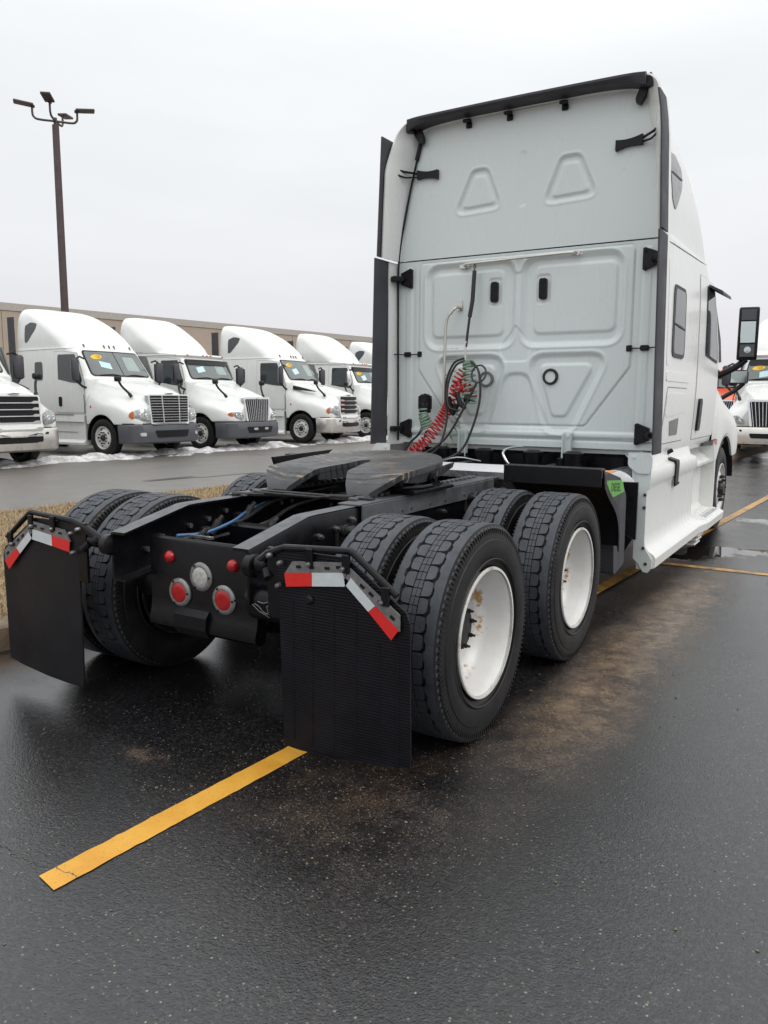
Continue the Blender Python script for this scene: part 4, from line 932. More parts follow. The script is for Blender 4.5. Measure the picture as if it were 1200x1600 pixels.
for sg in (-1, 1):
    # lower white extender skin with the hinge edge
    m = MB(); m.loft([[(sg*x, y, z) for x, y in ((1.222, 3.46), (1.232, 3.26), (1.222, 3.26), (1.208, 3.42))] for z in (1.13, 2.0, 2.79)]); m.build('side_extender', 'white', T, ang=20)
    for (z0, z1, yy) in ((1.125, 2.795, 3.03), (2.815, 3.80 if sg > 0 else 3.83, 3.07)):
        m = MB(); sl = 0.0
        xx = 1.275 if z0 < 2 else 1.238
        rings = []
        for z in np.linspace(z0, z1, 8):
            x_ = xx-(z-z0)*(.022 if z0 < 2 else .042)-(0 if z < 3.6 or sg < 0 else (z-3.6)*.12)
            rings.append([(sg*(x_+.006), 3.30, z), (sg*(x_+.010), yy+.02, z), (sg*(x_+.004), yy, z), (sg*(x_-.008), yy, z), (sg*(x_-.008), 3.30, z)])
        m.loft(rings); e = m.build('rubber_edge', 'darkgrey', T, ang=25)
# roof-end dark spoiler with its stand-off tabs
m = MB()
P = [(-1.03, 3.998), (-.9, 4.008), (-.6, 4.012), (-.3, 4.014), (0, 4.015), (.3, 4.014), (.6, 4.012), (.9, 4.008), (1.03, 3.998)]
P = catmull(P, 4)
m.loft([[(x, 3.40, z-.004), (x, 3.25, z-.002), (x, 3.225, z-.012), (x, 3.225, z-.03), (x, 3.25, z-.048-.04*abs(x)**7), (x, 3.38, z-.054-.04*abs(x)**7)] for x, z in P]); sp2 = m.build('roof_spoiler', 'darkgrey', T, ang=30)
for (x, z, s_) in ((-1.03, 3.895, -1), (1.05, 3.895, 1)):
    m = MB(); m.loft([[(x, y, z+.12), (x-s_*.05, y, z+.10), (x-s_*.11, y, z-.05), (x-s_*.105, y, z-.085), (x-s_*.07, y, z-.095), (x-s_*.02, y, z-.01)] for y in (3.33, 3.38)]); m.loft([[(x+s_*.03, y, z+.07), (x-s_*.10, y, z+.08), (x-s_*.03, y, z+.0), (x+s_*.03, y, z+.0)] for y in (3.27, 3.38)])
    m.build('corner_bracket', 'blackplastic', T)
m = MB()
for x in (-.50, -.12, .36): m = MB(); m.box((x, 3.35, 3.925), (.05, .09, .030), (.3, 0, 0), ch=.008); m.box((x, YP-.012, 3.900), (.055, .018, .050), ch=.006); m.build('spoiler_tab', 'blackplastic', T)
# stay arms between extender and back panel
def bone(x0, x1, z0, z1, w=.040):
    m = MB(); c = [(x0, z0, w), ((x0+x1)/2, (z0+z1)/2, w*.72), (x1, z1, w*1.15)]; rings = []
    for y in (YP-.04, YP-.004):
        up_, lo = [], []
        for t in np.linspace(0, 1, 9):
            x = x0+(x1-x0)*t; z = z0+(z1-z0)*t; ww = w*(1-.35*sin(pi*t)); up_.append((x, y, z+ww)); lo.append((x, y, z-ww))
        rings.append(up_+lo[::-1])
    m.loft(rings); return m
for sg in (-1, 1):
    m = bone(sg*.79, sg*1.0, 3.53, 3.55); m.tube([(sg*1.0, YP-.03, 3.56), (sg*1.10, 3.30, 3.575), (sg*1.19, 3.20, 3.60)], .010, 8); m.tube([(sg*1.0, YP-.03, 3.53), (sg*1.08, 3.30, 3.52), (sg*1.19, 3.20, 3.56)], .008, 8); m.build('stay_arm', 'blackplastic', T, ang=30)
    for z in (2.64, 1.26):
        m = MB(); m.prism([(sg*1.045, z+.085), (sg*1.06, z+.095), (sg*1.16, z+.055), (sg*1.16, z-.045), (sg*1.06, z-.085), (sg*1.045, z-.075)], 'y', YP-.035, YP-.003)
        m.box((sg*1.18, 3.33, z), (.09, .12, .05), (0, 0, sg*.5), ch=.01)
        for q in (.065, -.06): m.cyl((sg*1.066, YP-.05, z+q), (sg*1.066, YP-.03, z+q), .009, 6)
        m.build('extender_hinge', 'blackplastic', T, ang=30)
    m = MB(); m.box((sg*.965, YP-.012, 1.955), (.045, .022, .05), ch=.006); m.box((sg*1.09, YP-.02, 1.955), (.07, .03, .045), ch=.008); m.tube([(sg*.97, YP-.02, 1.955), (sg*1.1, YP-.028, 1.952), (sg*1.21, 3.34, 1.958)], .005, 6); m.build('extender_latch', 'blackplastic', T)
# white bracket plate at the lower rear corner
for sg in (-1, 1):
    m = MB(); m.prism([(sg*a, b) for a, b in rpoly([(1.085, 1.135), (1.225, 1.135), (1.27, 1.10), (1.27, 1.03), (1.25, .975), (1.165, .975), (1.085, 1.03)], [.01, .01, .03, .02, .02, .05, .05])], 'y', 3.058, 3.068)
    m.cyl((sg*1.13, 3.05, 1.10), (sg*1.13, 3.08, 1.10), .012, 6); m.build('corner_plate', 'white_clean', T, ang=30)
# ---- side skirt fairings with steps
def skirt(sg):
    m = MB(); rings = []
    ys = np.linspace(3.09, 6.28, 44)
    for y in ys:
        t = np.clip((y-5.0)/.35, 0, 1); t = t*t*(3-2*t)       # step zone
        u = np.clip((y-3.2)/.5, 0, 1)
        sec = [(1.10-.08*t, 1.125), (1.175-.10*t, 1.118), (1.19-.11*t, 1.05), (1.20-.10*t, 1.02-.04*t), (1.246-.11*t, 1.005-.06*t), (1.256-.05*t, .985-.10*t), (1.256-.01*t, .895-.01*t), (1.245-.06*t, .875), (1.236-.12*t, .84), (1.232-.12*t, .62), (1.232-.12*t, .48-.06*t), (1.24-.10*t, .40-.02*t), (1.27+.03*t, .36-.015*t), (1.31+.04*t, .335-.01*t), (1.325+.035*t, .31), (1.32+.03*t, .235), (1.26, .212), (1.18, .215)]
        rings.append([(sg*x, y, z) for x, z in sec])
    m.loft(rings, True, True, False); sk = m.build('side_skirt', 'white', T, ang=32)
    # rear end plate with bolts and a curled foot
    m = MB(); pl = rpoly([(1.155, 1.02), (1.262, 1.02), (1.262, .86), (1.236, .84), (1.236, .40), (1.262, .36), (1.30, .30), (1.298, .235), (1.275, .195), (1.235, .20), (1.19, .27), (1.155, .30)], .012)
    m.prism([(sg*a, b) for a, b in pl], 'y', 3.07, 3.088); m.build('skirt_end_plate', 'white_clean', sk, ang=20)
    for z in (.81, .71, .39, .265): m = MB(); m.lathe([(-.016, .002), (-.014, .008), (-.004, .013), (0, .013)], 'y', (sg*(1.225 if z > .5 else 1.255 if z < .3 else 1.232), 3.07, z), 12); m.build('bolt', 'hubdark', sk)
    m = MB(); m.prism([(sg*1.02, 1.10), (sg*1.235, 1.06), (sg*1.248, .90), (sg*1.248, .28), (sg*1.02, .26)], 'y', 6.17, 6.24); m.build('arch_panel', 'white', sk, ang=20)
    # treads
    for (z, x0, x1) in ((.884, 1.115, 1.235), (.353, 1.16, 1.30)):
        m = MB()
        for k in range(6): m.box((sg*(x0+(x1-x0)*k/5), 5.78, z), (.010, .72, .012), ch=.002)
        m.build('step_tread', 'alu', sk)
    m = MB(); m.loft([[(sg*x, y, z) for x, z in ((1.19, 1.045), (1.268, 1.02), (1.272, .985), (1.266, .80), (1.255, .79), (1.25, .98), (1.18, 1.02))] for y in (3.99, 4.12)]); m.box((sg*1.268, 4.055, .815), (.012, .15, .02)); m.build('strap', 'blackplastic', sk, ang=20)
    m = MB(); m.box((sg*1.16, 4.02, 1.075), (.14, .05, .03), (0, -.5*sg, .5)); m.build('latch_pull', 'blackplastic', sk)
    return sk
skirt(1); skirt(-1)
m = MB()
for k in range(3): m.box((1.20, 5.20, .20-.045*k), (.22-.03*k, .28, .018), ch=.004)
m.build('step_ribs', 'white', T)
# ---- cab side details (right and left)
def on(sg, out, th, name, mat, r=.03, rows=8, cols=8, par=T, label=None, inset=-.004, off=YS):
    f = S.side(sg); m = MB((0, YS, 0)); m.patch(rpoly([(a-YS, b) for a, b in out], r), f, th, rows, cols, inset); return m.build(name, mat, par, ang=45, label=label)
for sg in (1, -1):
    on(sg, [(3.50, 2.797), (5.35, 2.855), (5.35, 2.863), (3.50, 2.806)], .002, 'roof_seam', 'blackplastic', .001, 3, 30)
    on(sg, [(3.60, 1.170), (4.56, 1.170), (4.56, 1.655), (3.70, 1.655)], .0015, 'luggage_door_seam', 'ventgrey', .06, 10, 10)
    ld = on(sg, [(3.61, 1.178), (4.55, 1.178), (4.55, 1.645), (3.71, 1.645)], .006, 'luggage_door', 'white', .055, 10, 10)
    on(sg, [(3.92, 1.235), (4.24, 1.235), (4.24, 1.385), (3.86, 1.375)], .009, 'side_vent', 'ventgrey', .015, 4, 4, ld)
    on(sg, [(3.66, 1.40), (4.52, 1.42), (4.52, 1.60), (3.70, 1.60)], .010, 'door_inset', 'white', .03, 4, 4, ld)
    on(sg, [(3.60, 2.70), (4.18, 2.70), (4.46, 2.50), (4.46, 2.14), (4.40, 2.14), (4.38, 2.46), (4.12, 2.65), (3.60, 2.65)][:4]+[(3.60, 1.80)], .004, 'raised_panel', 'white', .06, 10, 6)
    on(sg, [(3.76, 1.90), (4.28, 1.90), (4.28, 2.50), (3.78, 2.50)], .012, 'window_frame', 'darkgrey', .09, 12, 8)
    wf = on(sg, [(3.81, 1.93), (4.24, 1.93), (4.24, 2.47), (3.83, 2.47)], .014, 'sleeper_window', 'glass', .07, 12, 8)
    on(sg, [(3.81, 2.16), (4.24, 2.145), (4.24, 2.165), (3.81, 2.18)], .019, 'window_bar', 'darkgrey', .003, 3, 3, wf)
    # upper fairing window, split by a diagonal bar
    tw = on(sg, [(3.60, 3.50), (3.86, 3.53), (4.10, 3.46), (4.05, 3.30), (3.80, 3.08), (3.67, 3.14)], .006, 'fairing_window', 'fairglass', [.06, .1, .06, .1, .05, .1], 14, 10)
    on(sg, [(3.62, 3.345), (4.09, 3.365), (4.09, 3.38), (3.62, 3.36)], .010, 'window_bar', 'darkgrey', .002, 2, 6, tw)
    on(sg, [(3.60, 3.50), (3.86, 3.53), (4.10, 3.46), (4.05, 3.30), (3.80, 3.08), (3.67, 3.14)], .003, 'window_gasket', 'darkgrey', [.06, .1, .06, .1, .05, .1], 14, 10).scale = (1, 1, 1)
    # cab door: thin seam and slab, window with gasket, handle
    on(sg, [(4.98, 1.15), (6.20, 1.15), (6.20, 2.02), (5.78, 2.72), (4.98, 2.74)], .0015, 'door_seam', 'ventgrey', .05, 16, 10)
    dr = on(sg, [(4.988, 1.158), (6.192, 1.158), (6.192, 2.015), (5.775, 2.712), (4.988, 2.732)], .007, 'cab_door', 'white', .045, 16, 10)
    on(sg, [(5.33, 1.98), (6.08, 1.93), (6.10, 2.02), (5.74, 2.66), (5.33, 2.67)], .012, 'window_gasket', 'blackplastic', .05, 12, 10, dr)
    on(sg, [(5.36, 2.0), (6.04, 1.96), (6.05, 2.02), (5.72, 2.63), (5.36, 2.64)], .015, 'window', 'glass', .04, 12, 10, dr)
    on(sg, [(5.10, 1.24), (5.24, 1.24), (5.26, 1.56), (5.12, 1.56)], .030, 'door_handle', 'blackplastic', .05, 10, 6, dr)
    on(sg, [(3.62, 1.70), (4.6, 1.70), (4.6, 1.78), (3.62, 1.78)], .006, 'body_crease', 'white', .03, 4, 6)
# ---- hood with wheel arches
HN = [(-.62, .94, 2.06, 1.20, 1.66), (-.40, .98, 2.03, 1.225, 1.62), (0.0, .95, 1.96, 1.235, 1.50), (.4, .90, 1.88, 1.24, 1.42), (.8, .84, 1.80, 1.235, 1.34), (1.15, .76, 1.72, 1.20, 1.25), (1.40, .66, 1.66, 1.10, 1.15), (1.52, .60, 1.60, .95, 1.05)]
def arch(y, base, c=0.0, r=.62, za=.50): return max(base, za+math.sqrt(max(0, r*r-(y-c)**2))) if abs(y-c) < r else base
def hood(rows, off=(0, 0, 0), base=.86, r=.62):
    m = MB(off); R_ = catmull(rows, 8); rings = []
    for (y, hw, zt, hf, zs) in R_:
        zb = arch(y, base, 0, r) if y > -.58 else 1.1; zb = min(zb, zs-.04)
        P = [(hf-.03, zb), (hf, zb+.02), (hf, zb+(zs-zb)*.6), (hf-.05, zs), ((hf+hw)/2-.02, zs+(zt-zs)*.25+.03), (hw, zt-.17), (hw-.10, zt-.05), (hw*.5, zt-.004), (0, zt)]
        h = catmull(P, 4)
        rings.append([(x, y, z) for x, z in h]+[(-x, y, z) for x, z in h[-2::-1]])
    m.loft(rings, False, True, False); return m
hood([(-.87,)+HN[0][1:]]+HN[1:], (0, YS+.25, 0)).build('hood', 'white', T, ang=45)
for sg in (1, -1):
    m = MB((0, YS+.25, 0)); rings = []
    for a in np.linspace(8, 165, 24):
        r0 = .635; ca, sa = cos(radians(a)), sin(radians(a))
        rings.append([(sg*1.222, r0*ca, .50+r0*sa), (sg*1.238, (r0+.012)*ca, .50+(r0+.012)*sa), (sg*1.222, (r0+.045)*ca, .50+(r0+.045)*sa), (sg*.80, (r0-.01)*ca, .50+(r0-.01)*sa)])
    m.loft(rings); m.build('wheel_arch_liner', 'blackplastic', T, ang=40)
m = MB((0, YS, 0)); m.box((0, .6, .55), (1.9, 1.6, .5), ch=.05); m.build('engine', 'black', T)
m = MB((0, YS, 0)); m.loft([[(x, y+.0, z) for x, y in catmull([(-1.08, 1.1), (-1.06, 1.5), (-.9, 1.75), (0, 1.86), (.9, 1.75), (1.06, 1.5), (1.08, 1.1)], 4)] for z in (.36, .45, .8, .86)], True, True, False); m.build('front_bumper', 'steel', T)
# red triangle glimpsed in the gap under the door, dark gap strip
m = MB(); m.prism([(5.55, 1.070), (6.95, 1.030), (6.95, 1.060), (6.87, 1.065), (6.86, 1.118), (5.60, 1.098)], 'x', 1.19, 1.216); m.build('gap_strip', 'blackplastic', T)
m = MB(); m.prism([(6.15, 1.06), (6.84, 1.040), (6.84, 1.112), (6.15, 1.10)], 'x', 1.217, 1.220); m.build('red_reflector', 'lensred', T)
# ---- mirrors
for sg in (1, -1):
    m = MB(); m.loft(tsec(0, .20, 0, 0, .06, .285, 24, .35)); vv = [(v[0]-.10, v[1], v[2]) for v in m.v]; m.v = vv
    R = Matrix.Rotation(sg*.18, 3, 'Z'); m.v = [tuple(R @ Vector(v)+Vector((sg*1.475, 6.38, 2.262))) for v in m.v]
    mh = m.build('door_mirror', 'blackplastic', T, ang=40)
    def mg(x0, x1, z0, z1, name, mat, y_=-.062):
        m = MB(); m.box(((x0+x1)/2, y_, (z0+z1)/2), (x1-x0, .008, z1-z0), ch=.003); m.v = [tuple(R @ Vector(v)+Vector((sg*1.475, 6.38, 2.262))) for v in m.v]; m.build(name, mat, mh)
    mg(-.078, .068, -.10, .13, 'mirror_pane', 'mirrorglass'); mg(-.078, .068, .14, .25, 'dark_mirror_pane', 'glass'); mg(-.078, .068, -.25, -.115, 'dark_mirror_pane', 'glass')
    m = MB(); m.lathe([(-.072, .001), (-.07, .035), (-.062, .038)], 'y', (0, 0, -.175), 16); m.v = [tuple(R @ Vector(v)+Vector((sg*1.475, 6.38, 2.262))) for v in m.v]; m.build('spot_mirror', 'mirrorglass', mh)
    m = MB(); m.tube(catmull([(sg*1.17, 6.30, 1.80), (sg*1.24, 6.32, 1.83), (sg*1.38, 6.36, 1.91), (sg*1.47, 6.38, 1.99)], 5), .036, 10); m.box((sg*1.185, 6.30, 1.78), (.06, .14, .22), ch=.02)
    m.build('mirror_arm', 'blackplastic', T)
    m = MB(); m.loft([[(sg*(1.14+x), 7.70+y, 1.835+z) for x, z in rpoly([(0, -.085), (.21, -.085), (.21, .085), (0, .085)], .04)] for y in (-.03, .05)]); hm = m.build('hood_mirror', 'blackplastic', T, ang=30)
    m = MB(); m.box((sg*1.245, 7.668, 1.835), (.185, .004, .14), ch=.001); m.build('mirror_pane', 'mirrorglass', hm)
    m = MB(); m.tube(catmull([(sg*.98, 7.55, 1.50), (sg*1.08, 7.62, 1.58), (sg*1.22, 7.70, 1.68), (sg*1.30, 7.72, 1.76)], 5), .028, 8); m.build('mirror_arm', 'blackplastic', T)
    m = MB(); m.loft([[(sg*(1.19+x), y, 2.70-.9*x*.6+z) for x, z in ((0, 0), (.14, .0), (.15, -.03), (0, -.025))] for y in (5.45, 6.0)]); m.build('window_visor', 'darkgrey', T)
m = MB(); m.tube([(1.16, 5.93, 2.66), (1.20, 6.25, 2.2), (1.21, 6.32, 1.96)], .022, 6); m.build('pillar_trim', 'ventgrey', T)
# ================================================================== parked trucks in the background
INT = [(1.06, 1.10, -.55, .1, .02), (1.2, 1.13, -.55, .1, .02), (1.6, 1.15, -.52, .1, .03), (2.0, 1.14, -.38, .14, .08), (2.1, 1.12, -.42, .2, .12), (2.45, 1.09, -.62, .24, .12), (2.74, 1.06, -.80, .26, .12),
       (2.82, 1.07, -.74, .30, .12), (2.86, 1.07, -.76, .32, .12), (2.895, 1.06, -.95, .34, .12), (2.92, 1.08, -1.30, .4, .14), (3.1, 1.10, -1.42, .5, .16), (3.3, 1.10, -1.58, .6, .2), (3.55, 1.06, -1.86, .7, .22), (3.8, 1.0, -2.22, .7, .22), (3.95, .92, -2.55, .6, .16), (4.04, .80, -2.9, .35, .08), (4.07, .55, -3.15, .15, .02)]
DAY = [(1.06, 1.10, -.55, .1, .02), (1.6, 1.15, -.52, .1, .03), (2.0, 1.14, -.38, .14, .08), (2.45, 1.09, -.62, .24, .12), (2.80, 1.06, -.84, .26, .12), (2.93, 1.0, -1.0, .3, .1), (2.99, .85, -1.3, .3, .06), (3.0, .6, -1.6, .2, .02)]
HNEW = [(-.62, .94, 2.06, 1.19, 1.60), (-.40, .95, 2.03, 1.205, 1.56), (0.0, .90, 1.95, 1.215, 1.44), (.4, .83, 1.87, 1.215, 1.36), (.75, .75, 1.79, 1.20, 1.27), (1.0, .68, 1.72, 1.16, 1.18), (1.14, .64, 1.67, 1.08, 1.10), (1.22, .61, 1.63, .96, 1.03)]
HINT = [(-.62, .92, 2.05, 1.14, 1.55), (-.40, .93, 2.02, 1.17, 1.50), (0.0, .88, 1.93, 1.20, 1.40), (.4, .78, 1.83, 1.20, 1.32), (.75, .66, 1.74, 1.17, 1.24), (1.0, .58, 1.67, 1.10, 1.16), (1.14, .54, 1.62, 1.0, 1.08), (1.22, .52, 1.57, .86, 1.0)]
BUMPS = {'steel': 'steel', 'grey': 'bumpergrey'}
def parked_truck(label, x, y, rz, kind='new', body='white', bump='steel', oval=True, paper=True, group='white trucks parked in a row', chrome_mirror=False, simple_=False, roof='high'):
    t = thing('parked_truck', label, 'truck', (x, y, 0), rz, group)
    intl = kind == 'int'
    Sh = Shell(DAY if roof == 'day' else INT if intl else NEW, -1.9 if roof == 'day' else -3.4, (0, 0, 0), 5)
    Sh.mesh(1.06, 99).build('cab_shell', body, t, ang=40)
    HR = HINT if intl else HNEW
    hood(HR, (0, 0, 0), .86, .60).build('hood', body, t, ang=45)
    fs_ = lambda a, b, o: Sh.front(a, b, o)
    wt_, wb = (.93, 1.0) if not intl else (.88, .96)
    z0, z1 = 2.11, 2.80 if not intl else 2.72
    def fp(out, th, name, mat, r=.05, rows=10, cols=20, par=t, ins=-.01):
        m = MB(); m.patch(rpoly(out, r), fs_, th, rows, cols, ins); return m.build(name, mat, par, ang=45)
    fp([(-wb, z0), (wb, z0), (wt_, z1), (-wt_, z1)], .018, 'screen_gasket', 'blackplastic', .10)
    ws = fp([(-wb+.035, z0+.03), (wb-.035, z0+.03), (wt_-.035, z1-.03), (-wt_+.035, z1-.03)], .024, 'windscreen', 'wsglass', .08)
    if kind == 'old': fp([(-.012, z0+.02), (.012, z0+.02), (.012, z1-.02), (-.012, z1-.02)], .028, 'screen_divider', 'blackplastic', .002, 6, 2, ws)
    if intl: fp([(-wt_+.02, z1-.17), (wt_-.02, z1-.17), (wt_-.03, z1-.03), (-wt_+.03, z1-.03)], .05, 'sun_visor', 'blackplastic', .03, 4, 16)
    fp([(-.70, 2.27), (-.22, 2.27), (-.25, 2.66), (-.66, 2.66)], .027, 'daylight_patch', 'wsopen', .05, 6, 8, ws)
    if oval:
        oz = 2.47 if intl else 2.63
        m = MB(); pts = [(.60+.17*cos(a)*.99+.02*sin(a), oz+.062*sin(a)-.025*cos(a)) for a in np.linspace(0, 2*pi, 20, endpoint=False)]
        m.patch(pts, fs_, .030, 8, 8, .0); ov = m.build('yellow_oval_sticker', 'ovalyellow', ws, ang=0)
        vs_, f2 = text_mesh('2020', .115); m = MB(); m.add([(.60-a*.95, Sh.front(.60-a, oz+b)[1]+.034, oz+b+a*.14) for a, b, c in vs_], f2); m.build('lettering', 'ink', ov, ang=0, fix=False)
    if paper:
        a0 = rng.uniform(-.2, .12); m = MB()
        px_, pz_ = (.40, 2.30) if intl and oval else (.44, 2.41)
        pts = [(px_+u*cos(a0)-v*sin(a0), pz_+u*sin(a0)+v*cos(a0)) for u, v in ((-.16, -.10), (.16, -.10), (.16, .10), (-.16, .10))]
        m.patch(pts, fs_, .030, 3, 3, .0); m.build('paper_sheet', 'paper', ws, ang=0)
    for sx in (-1, 1):
        m = MB(); m.tube([Sh.front(sx*.75, 2.14, .035), Sh.front(sx*.35, 2.17, .045), Sh.front(sx*.08, 2.13, .035)], .010, 6); m.build('wiper', 'blackplastic', t)
    zm = 2.92 if not intl else 2.845
    for xm in (-.78, -.17, 0, .17, .78):
        p = Sh.front(xm, zm, .0); m = MB(); m.box((p[0], p[1]+.005, p[2]), (.035, .05, .10) if not intl else (.09, .03, .03), (.5 if not intl else 0, 0, 0), ch=.008); m.build('marker_lamp', 'amberdark' if not intl else 'amber', t)
    # sides
    def sp(sg, out, th, name, mat, r=.05, rows=8, cols=8, par=t):
        m = MB(); m.patch(rpoly(out, r), Sh.side(sg), th, rows, cols, -.01); return m.build(name, mat, par, ang=45)
    for sg in (1, -1):
        rr_ = .05
        wy = (-1.62, -.62) if roof != 'day' else (-1.5, -.62)
        sp(sg, [(-1.78 if roof != 'day' else -1.7, 1.12), (-.58, 1.12), (-.58, 2.02), (-.86, 2.76), (-1.78 if roof != 'day' else -1.7, 2.78)], .004, 'door_seam', 'ventgrey')
        dr = sp(sg, [(-1.77 if roof != 'day' else -1.69, 1.13), (-.59, 1.13), (-.59, 2.02), (-.87, 2.75), (-1.77 if roof != 'day' else -1.69, 2.77)], .010, 'cab_door', body)
        sp(sg, [(wy[0], 1.98), (-.68, 1.90), (-.66, 2.02), (-.92, 2.68), (wy[0], 2.68)], .016, 'side_window', 'glass', .06, 8, 8, dr)
        sp(sg, [(-1.64, 1.30), (-1.52, 1.30), (-1.50, 1.56), (-1.62, 1.56)], .03, 'door_handle', 'blackplastic', .04, 6, 4, dr)
        if roof != 'day':
            sp(sg, [(-3.38, 2.805), (-.98, 2.83), (-.98, 2.842), (-3.38, 2.818)], .004, 'roof_seam', 'ventgrey', .001, 3, 24)
            if not intl: sp(sg, [(-3.02, 3.50), (-2.80, 3.58), (-2.50, 3.55), (-2.58, 3.38), (-2.90, 3.06), (-3.02, 3.02)], .010, 'fairing_window', 'glass', [.06, .1, .06, .1, .05, .03], 12, 8)
            sp(sg, [(-2.62, 2.0), (-2.28, 2.0), (-2.28, 2.50), (-2.60, 2.50)], .012, 'sleeper_window', 'glass', .08)
            m = MB(); m.box((sg*1.225, -3.55, 2.5), (.02, .30, 2.5), ch=.005); m.build('side_extender', 'darkgrey', t)
        # chassis fairing
        L0 = -3.35 if roof != 'day' else -1.9
        m = MB(); m.loft([[(sg*xx, yy, zz) for xx, zz in ((1.0, 1.10), (1.19, 1.06), (1.20, .90), (1.16, .86), (1.16, .42), (1.24, .34), (1.23, .28), (1.0, .30))] for yy in (L0, -2.4 if L0 < -2.4 else -1.5, -1.0, -.68)]); m.build('side_fairing', body, t, ang=30)
        # headlamp
        hx = .62 if not intl else .56
        m = MB()
        pl_ = catmull([(.56, 1.285), (.80, 1.262), (.95, 1.215), (1.07, 1.13), (1.155, 1.00), (1.205, .78), (1.225, .5)] if not intl else [(.50, 1.28), (.72, 1.255), (.88, 1.20), (1.0, 1.115), (1.09, 1.0), (1.165, .78), (1.205, .5)], 6)
        sl_ = [0.0]
        for q in range(1, len(pl_)): sl_.append(sl_[-1]+math.dist(pl_[q], pl_[q-1]))
        def ysurf(a, b, o, sg=sg):
            o += .006; xx = float(np.interp(a, sl_, [p[0] for p in pl_])); yy = float(np.interp(a, sl_, [p[1] for p in pl_]))
            k_ = min(1.0, max(0.0, (xx-.8)/.4)); dn = max(0, b-1.12)*.35
            return (sg*(xx+o*k_-dn*.5*k_), yy+o*(1-k_)-dn, b)
        out = rpoly([(.12, .95), (.62, .98), (.72, 1.08), (.62, 1.20), (.30, 1.27), (.14, 1.20)] if not intl else [(.16, .93), (.52, .95), (.70, 1.06), (.60, 1.13), (.34, 1.15), (.18, 1.05)], .05, 3)
        m.patch(out, ysurf, .014, 8, 12, -.06); hl = m.build('headlamp', 'lamp_glass', t, ang=40)
        m = MB(); m.patch(rpoly([(.57, .99), (.62, .99), (.71, 1.08), (.62, 1.19), (.56, 1.20)] if not intl else [(.50, .96), (.54, .97), (.68, 1.06), (.60, 1.12), (.54, 1.12)], .02, 2), ysurf, .020, 5, 4, -.0); m.build('turn_signal', 'amber', hl)
        for k in range(2):
            m = MB(); c = ysurf(.25+.15*k, 1.09 if not intl else 1.04, .014); m.lathe([(0, .05), (.006, .042), (-.002, .02), (.0, .001)], 'y', c, 14, False); m.build('bulb_reflector', 'chrome', hl)
        # steer wheel and drive wheels
        w = wheel(t, sg*1.03, 0, right=(sg > 0), steer=True)
        for yd in (-4.7, -6.0):
            w = inst('wheel', STEER_ME, t, (sg*1.08, yd, AX), 0 if sg > 0 else pi); inst('tyre', RIBTYRE_ME, w)
        # mirrors
        mm = 'chrome' if chrome_mirror else 'blackplastic'
        m = MB(); m.box((sg*1.44, -.62, 2.26), (.24, .13, .58), (0, 0, sg*.25), ch=.05); mh = m.build('door_mirror', mm if chrome_mirror else 'darkgrey', t, ang=50)
        m = MB(); m.box((sg*1.44, -.70, 2.26), (.19, .01, .50), (0, 0, sg*.25)); m.build('mirror_pane', 'mirrorglass', mh)
        m = MB(); m.tube(catmull([(sg*1.18, -.55, 1.80), (sg*1.30, -.56, 1.84), (sg*1.44, -.60, 1.98)], 4), .03, 8); m.tube([(sg*1.15, -.62, 2.55), (sg*1.30, -.62, 2.60), (sg*1.44, -.62, 2.52)], .025, 8); m.build('mirror_arm', 'blackplastic', t)
        m = MB(); m.box((sg*1.08, .56, 2.02), (.22, .10, .14), (0, 0, sg*.1), ch=.03); hm = m.build('hood_mirror', mm, t, ang=50)
        m = MB(); m.tube(catmull([(sg*.86, .80, 1.56), (sg*.90, .74, 1.66), (sg*1.0, .60, 1.84), (sg*1.06, .56, 1.98)], 4), [.045]*4+[.03]*9, 8); m.build('mirror_arm', 'blackplastic', t)
        # arch lining
        m = MB(); rings = []
        for a in np.linspace(-8, 188, 20):
            ca, sa = cos(radians(a)), sin(radians(a)); rings.append([(sg*1.16, .60*ca, .50+.60*sa), (sg*.6, .59*ca, .50+.59*sa), (sg*.6, .62*ca, .50+.62*sa), (sg*1.16, .62*ca, .50+.62*sa)])
        m.loft(rings); m.build('wheel_arch', 'blackplastic', t)
    # bumper
    plan = catmull([(-1.20, .64), (-1.21, .95), (-1.12, 1.17), (-.8, 1.31), (0, 1.39), (.8, 1.31), (1.12, 1.17), (1.21, .95), (1.20, .64)], 5)
    def bring(z, s_, dy): return [(x_*s_, y_+dy, z) for x_, y_ in plan]
    bt = .86 if not intl else .84
    m = MB(); m.loft([bring(.36, .95, -.06), bring(.40, .985, -.01), bring(.60, 1.0, 0.0), bring(bt-.04, 1.0, -.02), bring(bt, .98, -.05)]); bm_ = m.build('bumper', BUMPS[bump], t, ang=35)
    m = MB(); m.loft([bring(bt, .985, -.055), bring(bt+.025, .985, -.055)]); m.build('bumper_gap', 'blackplastic', t)
    yb_ = lambda xx: float(np.interp(xx, [p[0] for p in plan[2:-2]], [p[1] for p in plan[2:-2]]))
    def bp2(out, name, mat, th=.014, par=bm_):
        m = MB(); m.patch(rpoly(out, .03), lambda a, b, o: (a, yb_(a)+o-.0, b), th, 4, 12, -.03); return m.build(name, mat, par, ang=40)
